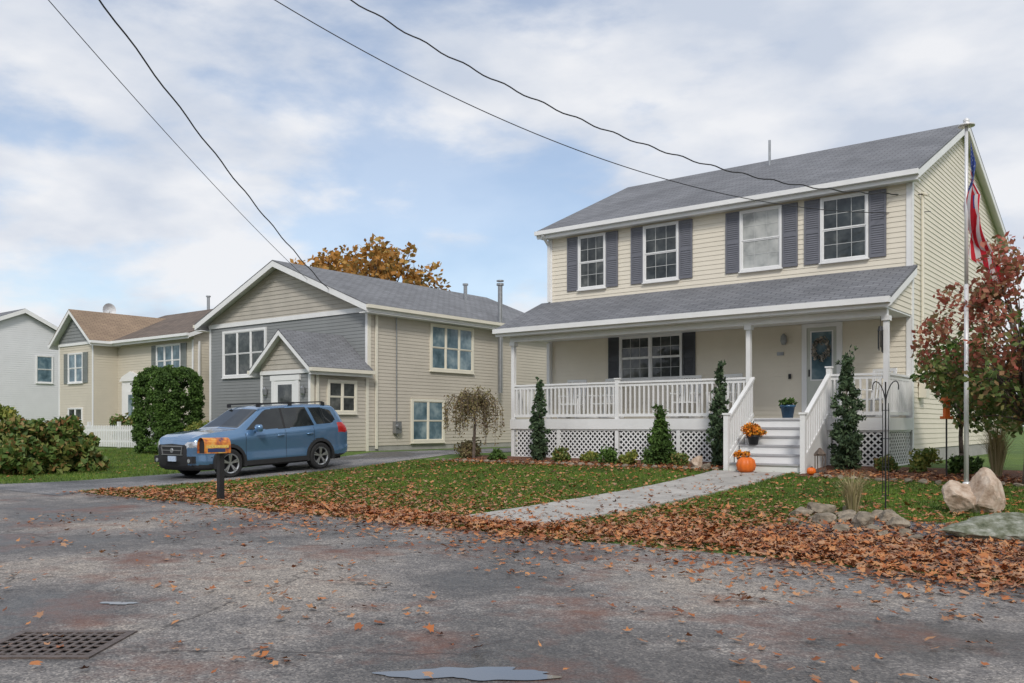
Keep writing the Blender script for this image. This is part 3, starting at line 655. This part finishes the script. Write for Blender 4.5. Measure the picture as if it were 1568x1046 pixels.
sc(2200,-15.9,-8.3,lambda x,n:17.6+NP.normal(0,.28,n),.05);sc(1400,-6,-1.5,lambda x,n:17.4+NP.normal(0,.4,n),.05)
sc(700,-34,-21,lambda x,n:NP.uniform(9,17,n),.05)
sc(1300,-12,2,lambda x,n:8.0-np.abs(NP.normal(0,.9,n)),.05)
for i in range(80):
    cx,cy=NP.uniform(-13,2),NP.uniform(2.2,7.5);n=NP.randint(2,16)
    LV.append((NP.normal(cx,.30,n),NP.normal(cy,.12,n),np.full(n,.047)))
sc(180,-14,1,lambda x,n:NP.uniform(2.2,8,n),.05)
x=np.concatenate([l[0] for l in LV]);y=np.concatenate([l[1] for l in LV]);s=np.concatenate([l[2] for l in LV])
k=~((np.abs(x+18.8)<1)&(y>11.2)&(y<16))&((np.abs(x+7.4)>.75)|(y<9.2)|(NP.uniform(0,1,len(x))<.3))
fast('fallen_leaves',leaves(x[k],y[k],s[k]),10,M['leaf'])
# ------------------------------------------------------------------ rocks
def rock(name,x,y,sx,sy,sz,m,seed=0):
    r=np.random.RandomState(seed);bm=bmesh.new();bmesh.ops.create_icosphere(bm,subdivisions=4,radius=1)
    pl=[(Vector(r.normal(size=3)).normalized(),r.uniform(.5,.82)) for _ in range(15)]
    for v in bm.verts:
        for nrm,dd in pl:
            k=v.co.dot(nrm)
            if k>dd: v.co-=nrm*(k-dd)*.97
        v.co*=1+.08*mn.noise(v.co*2.5+Vector((seed,0,0)))+.05*mn.noise(v.co*8)
        v.co=Vector((v.co.x*sx,v.co.y*sy,v.co.z*sz))
    me=bpy.data.meshes.new(name);bm.to_mesh(me);bm.free();me.materials.append(m)
    o=bpy.data.objects.new(name,me)
    o.location=(x,y,gz(y)+sz*.55);o.rotation_euler=(0,0,r.uniform(0,3.1));return link(o)
rock('granite_boulder',-2.35,13.4,.32,.30,.46,M['rockw'],seed=3)
rock('granite_boulder',-2.68,13.35,.26,.26,.30,M['rockw'],seed=9)
o=rock('mossy_slab_stone',-1.75,11.15,.95,.42,.20,M['rockg'],seed=4);o.rotation_euler=(0,.05,math.radians(30))
for i,(x_,y_,sz) in enumerate(((-4.16,12.2,.26),(-3.83,11.3,.22),(-3.8,12.0,.17),(-3.35,11.25,.24),(-3.4,10.6,.14),(-3.2,11.9,.2),(-2.95,11.3,.18),(-2.7,10.7,.13),(-3.95,12.7,.14),(-4.0,11.5,.14),(-3.4,12.1,.16),(-2.9,10.5,.11),(-2.5,10.3,.13),(-2.2,10.1,.1),(-4.35,11.9,.18),(-3.6,11.55,.16),(-4.2,11.2,.10),(-3.1,10.9,.12))):
    rock('field_stone',x_,y_,sz,sz*.8,sz*.55,M['rock'],seed=20+i)
for i in range(34):
    rock('edging_stone',-16.3+i*.245,17.5+.02*math.sin(i*2),.125,.07,.06,M['rock'],seed=60+i)
for i in range(22):
    rock('edging_stone',-5.9+i*.245,16.95-.3*math.sin(i*.14),.125,.07,.06,M['rock'],seed=100+i)
rock('garden_boulder',-8.75,17.7,.24,.17,.2,M['rockw'],seed=31);rock('garden_boulder',-8.45,17.55,.2,.14,.12,M['rock'],seed=32)
# ------------------------------------------------------------------ pumpkins & pots
def pumpkin(x,y,z,r):
    e=empty('pumpkin');m=MB();m.rev([(.02,r*.75),(r*.5,r*.8),(r*.85,r*.55),(r,0),(r*.88,-r*.5),(r*.5,-r*.75),(.02,-r*.72)],(x,y,z+r*.75),n=48,ribs=10,rib=.09);m.obj('flesh',M['pump'],e,True)
    s=MB();s.cyl((x,y,z+r*1.4),(x+.02,y,z+r*1.75),.025,.018);s.obj('stem',M['bark'],e)
pumpkin(-7.42,17.2,.32,.2);pumpkin(-6.1,17.25,.32,.09)
def pot(name,x,y,z,r,h,m,fm,fr,n=900,sz=.04):
    e=empty(name);b=MB();b.rev([(.01,0),(r*.7,0),(r,h),(r*1.08,h),(r*1.08,h-.04),(r*.9,h-.05),(.01,h-.04)],(x,y,z),n=20);b.obj('pot',m,e,True)
    fast('flowers',leafcloud(ellclumps((x,y,z+h+fr*.35),(fr,fr,fr*.5),16,fr*.35,.3),n,sz),4,fm,e)
pot('chrysanthemum_pot',-7.62,18.05,.87,.13,.2,M['black'],M['mum'],.24,1700,.035)
pot('chrysanthemum_pot',-7.62,17.45,.50,.10,.12,M['black'],M['mum'],.15,800,.03)
pot('blue_flower_pot',-7.35,19.3,1.43,.16,.30,M['bluepot'],M['hedgef'],.18,500)
def chair(x,y,rot):
    e=empty('porch_rocking_chair',(x,y,1.43),(0,0,rot));m=MB()
    for sx in(-.26,.26):
        m.box(sx-.02,sx+.02,-.25,-.21,.05,.62);m.beam((sx,.22,.05),(sx,.34,1.05),.04,.04);m.box(sx-.04,sx+.04,-.3,.28,.62,.65);m.beam((sx,-.4,.05),(sx,.45,.06),.03,.04)
    m.box(-.26,.26,-.26,.24,.40,.43)
    for k in range(7):
        q=-.21+.07*k;m.beam((q,.24,.42),(q,.35,1.05),.035,.012)
    m.box(-.28,.28,.33,.37,1.03,1.1);m.obj('frame',M['white'],e)
chair(-13.6,20.0,.2);chair(-12.6,20.05,-.2);chair(-10.2,20.0,0.1);chair(-9.2,20.0,-.3);chair(-5.7,20.1,-.3)
# ------------------------------------------------------------------ flagpole
e=empty('flagpole');fx,fy_=-3.13,16.1;m=MB();m.cyl((fx,fy_,.2),(fx,fy_,3.6),.038,.034,14);m.cyl((fx,fy_,3.6),(fx,fy_,6.2),.030,.026,14)
m.rev([(.02,0),(.13,.0),(.13,.025),(.03,.05),(.05,.08),(.05,.11),(.01,.14)],(fx,fy_,6.2),n=14);m.rev([(.034,0),(.06,.02),(.06,.1),(.034,.12)],(fx,fy_,.24),n=14)
m.obj('pole',mat('pole_aluminium',(.74,.74,.74),.35,.05,4,metal=.2),e,True)
nu,nv=90,66;vs=[];fs=[];mi=[]
for i in range(nu+1):
    p=i/nu
    for j in range(nv+1):
        q=j/nv
        zz=6.02-q*.85*(1-.3*p)-p*1.85-.12*p*math.sin(q*3.1)
        amp=min(1,p*2.2)
        cen=.07+.12*math.sin(p*3.1)-.26*math.sin(min(1,max(0,(p-.2)/.6))*3.14)*(.35+.65*q)+.24*p*p
        out=cen+(.40*(q-.5))*amp*(.6+.6*p)+.045*math.sin(q*10+p*4)*amp
        side=.12*math.sin(q*9.5+p*3.5)*amp+.05*amp
        vs.append((fx+.787*out+.617*side,fy_+.617*out-.787*side,zz))
for i in range(nu):
    for j in range(nv):
        a=i*(nv+1)+j;fs.append((a,a+1,a+nv+2,a+nv+1));p=(i+.5)/nu;q=(j+.5)/nv
        if p<.4 and q<7/13: mi.append(0 if (i%5==2 and j%5==2) else 2)
        else: mi.append(1 if int(q*13)%2==0 else 0)
me=bpy.data.meshes.new('flag');me.from_pydata(vs,[],fs)
for k in(mat('flag_white',(.78,.78,.78),.8,.04,5,trans=.3),mat('flag_red',(.62,.02,.04),.8,.04,5,trans=.3),mat('flag_blue',(.03,.06,.24),.8,.04,5,trans=.2)): me.materials.append(k)
me.polygons.foreach_set('material_index',mi);me.polygons.foreach_set('use_smooth',[True]*len(fs));link(bpy.data.objects.new('flag',me),e)
m=MB();hx,hy=-3.58,13.1;m.cyl((hx,hy,.02),(hx,hy,1.9),.011,n=6)
for dxs in(-1,1):
    pv=Vector((hx,hy,1.55))
    for k in range(1,9):
        t=k/8*3.4;q=Vector((hx+dxs*(.11-.11*math.cos(t))*.8,hy,1.55+.28*math.sin(t*.55)+.12*math.sin(t)));m.cyl(pv,q,.008,n=5);pv=q
m.cyl((hx-.04,hy,.3),(hx-.04,hy,1.6),.006,n=5);m.cyl((hx+.04,hy,.3),(hx+.04,hy,1.6),.006,n=5)
for z in(.3,.7,1.1,1.5): m.cyl((hx-.05,hy,z),(hx+.05,hy,z),.005,n=5)
m.obj('shepherd_hook',M['black'])
e=empty('bird_feeder');m=MB();m.cyl((-3.75,17.6,1.45),(-3.75,17.6,1.72),.06);m.rev([(.13,0),(.02,.14)],(-3.75,17.6,1.72),n=12);m.cyl((-3.75,17.6,1.4),(-3.75,17.6,1.45),.11);m.obj('feeder',M['pump'],e)
m=MB();m.cyl((-3.75,17.6,.3),(-3.75,17.6,1.4),.015);m.obj('pole',M['black'],e)
m=MB();m.cyl((-5.25,18.85,3.3),(-5.25,18.85,3.5),.005,n=4);m.cyl((-5.25,18.85,3.2),(-5.25,18.85,3.3),.06,.04)
for k in range(5):
    a=k*1.256;m.cyl((-5.25+.045*math.cos(a),18.85+.045*math.sin(a),2.75+.03*k),(-5.25+.045*math.cos(a),18.85+.045*math.sin(a),3.2),.01,n=6)
m.obj('wind_chime',M['black'])
e=empty('garden_lantern');m=MB();m.box(-6.12,-5.94,17.45,17.63,.34,.4);m.box(-6.12,-5.94,17.45,17.63,.68,.72);m.rev([(.12,0),(.02,.12)],(-6.03,17.54,.72),n=4)
for a in(-6.11,-5.96):
    for b_ in(17.46,17.61): m.box(a,a+.015,b_,b_+.015,.4,.68)
m.obj('frame',M['bark'],e)
# ------------------------------------------------------------------ mailbox
e=empty('newspaper_mailbox',(-13.1,8.75,0),(0,0,math.radians(-4)));m=MB();m.box(-.045,.045,-.045,.045,-.05,.92);m.obj('post',M['black'],e)
m=MB();prof=[(-.12,.0),(.12,0)]+[(.12*math.cos(t),.14+.12*math.sin(t)) for t in np.linspace(0,math.pi,9)]
vs=[(x_,-.36,.82+z_) for x_,z_ in prof]+[(x_,.12,.82+z_) for x_,z_ in prof];k=len(prof)
m.add(vs,[(i,(i+1)%k,k+(i+1)%k,k+i) for i in range(k)],0);m.add([vs[i] for i in range(k,2*k)],[tuple(range(k))],0)
m.add([(a,-.32,b) for a,_,b in vs[:k]],[tuple(range(k))],1)
m.box(.121,.124,-.30,.02,.84,.90,2);m.box(.121,.124,-.30,.08,.91,.955,3)
m.obj('box',[mat('mailbox_graphic',(.3,.2,.1),.4,cols=((.03,.04,.09),(.45,.12,.03),(.70,.28,.04),(.65,.45,.15)),scale=7,detail=2),M['dark'],mat('mailbox_blue_band',(.03,.05,.14),.4,.1,6),mat('mailbox_lettering',(.8,.5,.12),.4,.4,40)],e)
# ------------------------------------------------------------------ storm drain & puddle
e=empty('storm_drain_grate',(-5.35,2.45,.0),(0,0,math.radians(38)));m=MB()
m.box(-.36,.36,-.32,-.27,.004,.014);m.box(-.36,.36,.27,.32,.004,.014);m.box(-.36,-.31,-.27,.27,.004,.014);m.box(.31,.36,-.27,.27,.004,.014)
for i in range(9): q=-.25+.0625*i;m.box(q-.012,q+.012,-.27,.27,.006,.0125)
for i in range(6): q=-.225+.09*i;m.box(-.31,.31,q-.012,q+.012,.006,.0115)
m.obj('grate',mat('rusty_iron',(.11,.085,.075),.6,.4,20,.4,60),e);m=MB();m.quad((-.31,-.27,.0055),(.31,-.27,.0055),(.31,.27,.0055),(-.31,.27,.0055));m.obj('pit',mat('pit_shadow',(.004,.004,.004),1,.1,5,spec=0),e)
wm=bpy.data.materials.new('puddle_water');wm.use_nodes=True;bb=wm.node_tree.nodes['Principled BSDF'];bb.inputs['Base Color'].default_value=(.10,.09,.085,1);bb.inputs['Roughness'].default_value=.03;bb.inputs['IOR'].default_value=1.7;bb.inputs['Specular IOR Level'].default_value=1
nz=wm.node_tree.nodes.new('ShaderNodeTexNoise');nz.inputs['Scale'].default_value=9;bp=wm.node_tree.nodes.new('ShaderNodeBump');bp.inputs['Strength'].default_value=.02;wm.node_tree.links.new(nz.outputs['Fac'],bp.inputs['Height']);wm.node_tree.links.new(bp.outputs[0],bb.inputs['Normal'])
def puddle(cx,cy,rx,ry,rot,seed):
    m=MB();r=np.random.RandomState(seed);ph=r.uniform(0,6,4);vs=[(cx,cy,.0095)]
    for i in range(96):
        t=2*math.pi*i/96;k=1+.22*math.sin(2*t+ph[0])+.16*math.sin(3*t+ph[1])+.10*math.sin(7*t+ph[2])+.06*math.sin(13*t+ph[3])
        x_,y_=rx*k*math.cos(t),ry*k*math.sin(t);vs.append((cx+x_*math.cos(rot)-y_*math.sin(rot),cy+x_*math.sin(rot)+y_*math.cos(rot),.0095))
    m.add(vs,[(0,1+i,1+(i+1)%96) for i in range(96)]);m.obj('puddle',wm)
puddle(-3.0,3.5,.38,.13,.72,1);puddle(-6.2,3.3,.12,.05,.7,2)
# ------------------------------------------------------------------ wires
def wire(name,p,q,sag,r=.014,n=60,ext_=0.0,tw=0):
    p=Vector(p);q=Vector(q);p=p+(p-q)*ext_;m=MB();pr=None
    for i in range(n+1):
        t=i/n;c=p.lerp(q,t)-Vector((0,0,4*sag*t*(1-t)));
        if tw:c+=Vector((.012*math.cos(i*tw),0,.02*math.sin(i*tw)))
        if pr is not None:m.cyl(pr,c,r,n=5,cap=False)
        pr=c
    m.obj(name,M['wire'])
wire('power_line',(-15.2,7.1,8.5),(-24.4,19.85,6.2),.35,.008,ext_=.5)
wire('power_line',(-14.5,7.66,8.5),(-23.3,19.85,5.75),.45,.016,ext_=.5,tw=1.2)
wire('power_line',(-11.1,11.0,8.7),(-4.98,21.8,6.15),1.5,.009,ext_=.4)
wire('power_line',(-10.3,11.6,8.7),(-4.98,21.5,6.5),1.3,.013,ext_=.4,n=120,tw=1.1)
# ------------------------------------------------------------------ car
car=empty('parked_suv',(-18.78,11.3,.012),(0,-.04,math.radians(90)))
paint=mat('blue_car_paint',(.12,.235,.40),.25,.02,1,metal=.5,coat=1)
cg=glassmat('car_glass',((.008,.01,.012),(.014,.018,.02),(.03,.035,.035)),ior=1.6)
plast=mat('black_plastic',(.022,.022,.024),.6,.1,10)
hl=mat('headlight_lens',(.55,.57,.6),.08,.25,9,metal=.5,coat=1);tl=mat('taillight_lens',(.45,.015,.015),.15,.2,9,coat=1)
silv=mat('alloy_wheel',(.5,.51,.52),.3,.06,5,metal=.8);tire=mat('tire_rubber',(.02,.02,.021),.85,.15,20);seam=mat('panel_gap',(.01,.012,.016),.8,.1,5)
xk=[0,.04,.12,.3,.6,.95,1.15,1.28,1.9,2.1,3.0,3.8,4.24,4.40,4.54,4.60,4.63]
wk=[.60,.70,.79,.86,.885,.895,.9,.9,.9,.9,.9,.895,.87,.86,.845,.81,.74]
zbk=[.34,.27,.23,.21,.2,.2,.2,.2,.2,.2,.2,.21,.25,.28,.32,.36,.42]
bk=[.80,.86,.91,.96,.99,1.01,1.02,1.03,1.05,1.06,1.08,1.11,1.13,1.13,1.08,1.0,.90]
tk_=[.83,.92,.985,1.045,1.085,1.11,1.13,1.18,1.59,1.65,1.685,1.675,1.64,1.46,1.16,1.03,.93]
wtk=[.50,.60,.66,.72,.76,.78,.78,.77,.665,.65,.645,.64,.62,.63,.68,.68,.6]
xs=np.linspace(0,4.63,400);G=lambda a:np.interp(xs,xk,a)
def sm(a,k=4):
    for _ in range(k*3): a=np.concatenate([[a[0]],(a[:-2]+2*a[1:-1]+a[2:])/4,[a[-1]]])
    return a
w_,zb2,be,to,wt=[sm(G(a)) for a in(wk,zbk,bk,tk_,wtk)]
grid_=[];cnt=[4,3,8,16,8,5,30,8,16]
for i in range(len(xs)):
    W,B,Z,T_,U=w_[i],zb2[i],be[i],to[i],wt[i]
    p6=Z+(T_-Z)*.90
    c=[(0,B),(.8*W,B),(.96*W,B+.05),(W*.99,B+.2),(W*.975,.60),(W*1.0,Z-.10),(.95*W,Z),(U+.015,p6),(U*.86,T_-.008),(0,T_+.015)]
    pts=[c[0]]
    for k,nn in enumerate(cnt):
        for j in range(1,nn+1):
            t=j/nn;pts.append((c[k][0]*(1-t)+c[k+1][0]*t,c[k][1]*(1-t)+c[k+1][1]*t))
    a=np.array(pts)
    for _ in range(3): a[1:-1]=(a[:-2]+2*a[1:-1]+a[2:])/4
    grid_.append(a)
Gd=np.array(grid_);seg=np.repeat(np.arange(9),cnt)
def inpoly(x,z,poly):
    r=False;n=len(poly)
    for i in range(n):
        x1,z1=poly[i];x2,z2=poly[(i+1)%n]
        if (z1>z)!=(z2>z) and x<(x2-x1)*(z-z1)/(z2-z1)+x1:r=not r
    return r
wins=[[(1.42,1.10),(1.96,1.50),(2.10,1.575),(2.50,1.60),(2.50,1.09)],[(2.57,1.095),(2.57,1.60),(3.30,1.60),(3.46,1.13)],[(3.54,1.145),(3.40,1.595),(3.78,1.58),(4.10,1.50),(4.20,1.26),(4.05,1.17)]]
WC=[(.93,.345),(3.60,.345)]
m=MB();ni,nj=Gd.shape[:2]
for sgn in(1,-1):
    o=len(m.v)
    m.v+=[(xs[i],sgn*Gd[i,j,0],Gd[i,j,1]) for i in range(ni) for j in range(nj)]
    for i in range(ni-1):
        xc=(xs[i]+xs[i+1])/2
        for j in range(nj-1):
            yc=(Gd[i,j,0]+Gd[i+1,j+1,0])/2;zc=(Gd[i,j,1]+Gd[i+1,j+1,1])/2;s_=seg[j]
            if yc>.5 and zc<.9 and any((xc-a)**2+(zc-b_)**2<.385**2 for a,b_ in WC): continue
            k=0
            if zc<.36 and s_<=4: k=2
            if s_ in(3,4) and any((xc-a)**2+(zc-b_)**2<.45**2 for a,b_ in WC): k=2
            if 5<=s_<=6 and any(inpoly(xc,zc,w0) for w0 in wins): k=1
            elif s_==6 and 2.5<xc<2.57 and 1.09<zc<1.60: k=2
            if s_>=7 and 1.24<xc<1.90 : k=1 if yc<wt[i]*.93 else 0
            if s_>=7 and 4.30<xc<4.46 and yc<.56:k=1
            if xc<.50 and yc>.50 and .755+.08*xc<zc<.885+.06*xc and s_<7: k=3
            if xc<.10 and yc<.47 and .60<zc<.80:k=2
            if xc<.10 and yc<.60 and .32<zc<.47:k=2
            if 4.22<xc and yc>.62 and .92<zc<1.18 and s_<7: k=4
            if k==0 and zc>.38 and s_<6 and (abs(xc-1.38)<.0065 or abs(xc-2.54)<.0065 or (abs(xc-3.42)<.0065 and zc>.74)): k=5
            if k==0 and s_>=7 and abs(xc-1.16)<.01:k=5
            q=(i*nj+j,(i+1)*nj+j,(i+1)*nj+j+1,i*nj+j+1)
            m.f.append(tuple(a+o for a in q));m.m.append(k)
    for i in(0,ni-1): m.f.append(tuple(o+i*nj+j for j in range(nj)));m.m.append(2 if i==0 else 0)
m.obj('body',[paint,cg,plast,hl,tl,seam],car,True)
m=MB();m.box(.15,4.5,-.6,.6,.22,.85);m.box(.45,4.1,-.86,.86,.50,.52);
for a,b_ in WC: m.box(a-.42,a+.42,-.62,.62,.3,.85)
m.obj('underbody',M['dark'],car)
m=MB()
for a,b_ in WC:
    for sg in(1,-1):
        pr=None
        for k in range(27):
            t=math.radians(-14+208*k/26)
            ri,ro=.375,.45
            pts=[(a+ri*math.cos(t),sg*.84,b_+ri*math.sin(t)),(a+ri*math.cos(t),sg*.91,b_+ri*math.sin(t)),(a+ro*math.cos(t),sg*.903,b_+ro*math.sin(t)),(a+ro*math.cos(t),sg*.86,b_+ro*math.sin(t))]
            if pr:
                for q in range(3): m.quad(pr[q],pts[q],pts[q+1],pr[q+1])
            pr=pts
for sg in(1,-1): m.box(1.36,3.18,min(sg*.87,sg*.905),max(sg*.87,sg*.905),.27,.38)
m.obj('wheel_arch_cladding',plast,car)
for idx,(a,b_) in enumerate(WC):
    for sg in(1,-1):
        m=MB();c=(a,sg*.79,b_)
        m.rev([(.225,-.11),(.30,-.115),(.335,-.09),(.345,-.05),(.345,.05),(.335,.09),(.30,.115),(.225,.11)],c,'y',36,0)
        m.rev([(.225,-.11),(.225,.11)],c,'y',36,1);m.rev([(.001,-.02),(.22,-.02)],c,'y',36,2);m.rev([(.001,.02),(.22,.02)],c,'y',36,2)
        m.rev([(.205,sg*.095),(.232,sg*.112)],c,'y',36,1);m.rev([(.001,sg*.1),(.045,sg*.1),(.05,sg*.07)],c,'y',16,1)
        for k in range(5):
            for dd in(-.13,.13):
                t=k*1.2566+.3;p0=(a+.04*math.cos(t),c[1]+sg*.085,b_+.04*math.sin(t));p1=(a+.215*math.cos(t+dd),c[1]+sg*.10,b_+.215*math.sin(t+dd));m.beam(p0,p1,.03,.032,1,(0,1,0))
        m.obj('wheel_%d'%(idx*2+(sg>0)),[tire,silv,M['dark']],car,False)
m=MB()
for sg in(1,-1):
    m.beam((1.95,sg*.60,1.71),(3.95,sg*.59,1.725),.035,.03)
    for x_ in(1.95,2.9,3.95): m.box(x_-.05,x_+.05,sg*.595-.02,sg*.595+.02,1.63,1.72)
m.box(.0,.03,-.3,.3,.34,.44)
m.obj('roof_rails_and_lower_grille',plast,car)
m=MB()
for sg in(1,-1):
    vs=[];c=Vector((1.66,sg*1.01,1.13))
    for z_,k in((-.08,.7),(-.06,1),(.05,1),(.09,.7)):
        for t in range(10):
            an=t/10*6.283;vs.append(c+Vector((.075*k*math.cos(an)*(1 if math.cos(an)>0 else 1.3),.12*k*math.sin(an),z_)))
    fs=[(r*10+i,r*10+(i+1)%10,(r+1)*10+(i+1)%10,(r+1)*10+i) for r in range(3) for i in range(10)]+[tuple(range(10)),tuple(range(30,40))]
    m.add(vs,fs);m.beam((1.66,sg*.86,1.06),(1.66,sg*.95,1.1),.06,.04)
    for x_ in(2.36,3.26): m.beam((x_-.09,sg*.915,.93),(x_+.09,sg*.915,.935),.03,.03)
m.obj('mirrors_and_handles',paint,car,True)
m=MB()
m.box(-.025,-.0,-.43,.43,.775,.80);m.box(-.025,0,-.42,.42,.585,.6);m.box(-.022,0,-.40,.40,.685,.70)
m.beam((-.015,-.43,.785),(-.015,-.38,.59),.02,.02);m.beam((-.015,.43,.785),(-.015,.38,.59),.02,.02);m.rev([(.001,-.03),(.05,-.03),(.06,-.01)],(0,0,.69),'x',14)
m.obj('grille_chrome',silv,car)
m=MB();m.box(-.03,-.003,-.155,.155,.44,.56);m.obj('license_plate',mat('plate',(.5,.6,.75),.4,.2,30),car)
m=MB();m.box(-.012,-.002,-.40,.40,.60,.775);
for sg in(1,-1): m.box(.0,.1,sg*.68-.1,sg*.68+.1,.40,.56)
m.obj('grille_mesh',plast,car)
m=MB()
for sg in(1,-1): m.cyl((.02,sg*.66,.46),(-.012,sg*.66,.46),.045,n=14)
m.obj('fog_lamps',hl,car)
# ------------------------------------------------------------------ world
W=bpy.data.worlds.new('World');scene.world=W;W.use_nodes=True;nt=W.node_tree;N=nt.nodes;L=nt.links
bg=N['Background'];sky=N.new('ShaderNodeTexSky');sky.sky_type='NISHITA';sky.sun_disc=False
EL,AZ=math.radians(40),math.radians(140)
sky.sun_elevation=EL;sky.sun_rotation=AZ;sky.air_density=1.0;sky.dust_density=1.0;sky.ozone_density=1.5
L.new(sky.outputs[0],bg.inputs[0]);bg.inputs[1].default_value=.15
tc=N.new('ShaderNodeTexCoord');sp=N.new('ShaderNodeSeparateXYZ');L.new(tc.outputs['Generated'],sp.inputs[0])
def mth(op,a,b=None):
    n=N.new('ShaderNodeMath');n.operation=op
    for i,v in enumerate((a,b)):
        if v is None:continue
        if isinstance(v,(int,float)):n.inputs[i].default_value=v
        else:L.new(v,n.inputs[i])
    return n.outputs[0]
zc=mth('ADD',mth('MAXIMUM',sp.outputs[2],0),.42)
cb=N.new('ShaderNodeCombineXYZ');L.new(mth('DIVIDE',sp.outputs[0],zc),cb.inputs[0]);L.new(mth('DIVIDE',sp.outputs[1],zc),cb.inputs[1]);L.new(mth('MULTIPLY',sp.outputs[2],2.4),cb.inputs[2])
n1=N.new('ShaderNodeTexNoise');n1.inputs['Scale'].default_value=2.6;n1.inputs['Detail'].default_value=9;n1.inputs['Roughness'].default_value=.54;n1.inputs['Distortion'].default_value=.1
mp=N.new('ShaderNodeMapping');mp.inputs['Location'].default_value=(5.3,2.2,.9);L.new(cb.outputs[0],mp.inputs[0]);L.new(mp.outputs[0],n1.inputs['Vector'])
rt=mth('ADD',mth('MULTIPLY',sp.outputs[0],.787),mth('MULTIPLY',sp.outputs[1],.617))
bias=mth('ADD',mth('MULTIPLY',rt,.10),mth('MULTIPLY',mth('ABSOLUTE',mth('ADD',rt,.12)),.22))
fac=mth('ADD',n1.outputs['Fac'],bias)
rp=N.new('ShaderNodeMapRange');rp.interpolation_type='SMOOTHSTEP';L.new(fac,rp.inputs[0]);rp.inputs['From Min'].default_value=.43;rp.inputs['From Max'].default_value=.60
rp.inputs['To Min'].default_value=.34;rp.inputs['To Max'].default_value=.97
n2=N.new('ShaderNodeTexNoise');n2.inputs['Scale'].default_value=3.6;n2.inputs['Detail'].default_value=7;L.new(cb.outputs[0],n2.inputs['Vector'])
cr=N.new('ShaderNodeValToRGB');L.new(n2.outputs['Fac'],cr.inputs[0]);cr.color_ramp.elements[0].position=.36;cr.color_ramp.elements[1].position=.60
cr.color_ramp.elements[0].color=(.60,.66,.77,1);cr.color_ramp.elements[1].color=(.88,.89,.92,1)
bg2=N.new('ShaderNodeBackground');L.new(cr.outputs[0],bg2.inputs[0]);bg2.inputs[1].default_value=1.0
mx=N.new('ShaderNodeMixShader');L.new(rp.outputs[0],mx.inputs[0]);L.new(bg.outputs[0],mx.inputs[1]);L.new(bg2.outputs[0],mx.inputs[2]);L.new(mx.outputs[0],N['World Output'].inputs[0])
sun=bpy.data.lights.new('sun','SUN');sun.energy=2.0;sun.angle=math.radians(12);sun.color=(1,.95,.88);so=bpy.data.objects.new('sun',sun);link(so)
sd=Vector((math.sin(AZ)*math.cos(EL),math.cos(AZ)*math.cos(EL),math.sin(EL)));so.rotation_euler=sd.to_track_quat('Z','Y').to_euler()
# ------------------------------------------------------------------ camera
cam=bpy.data.cameras.new('camera');co=bpy.data.objects.new('camera',cam);link(co);co.location=(0,0,1.3)
co.rotation_euler=(math.radians(90),0,math.atan2(.617,.787));cam.sensor_width=36;cam.lens=1360/1568*36;cam.shift_y=(650-523)/1568;cam.clip_end=2000
scene.camera=co
scene.view_settings.view_transform='Standard';scene.view_settings.look='None';scene.view_settings.exposure=0
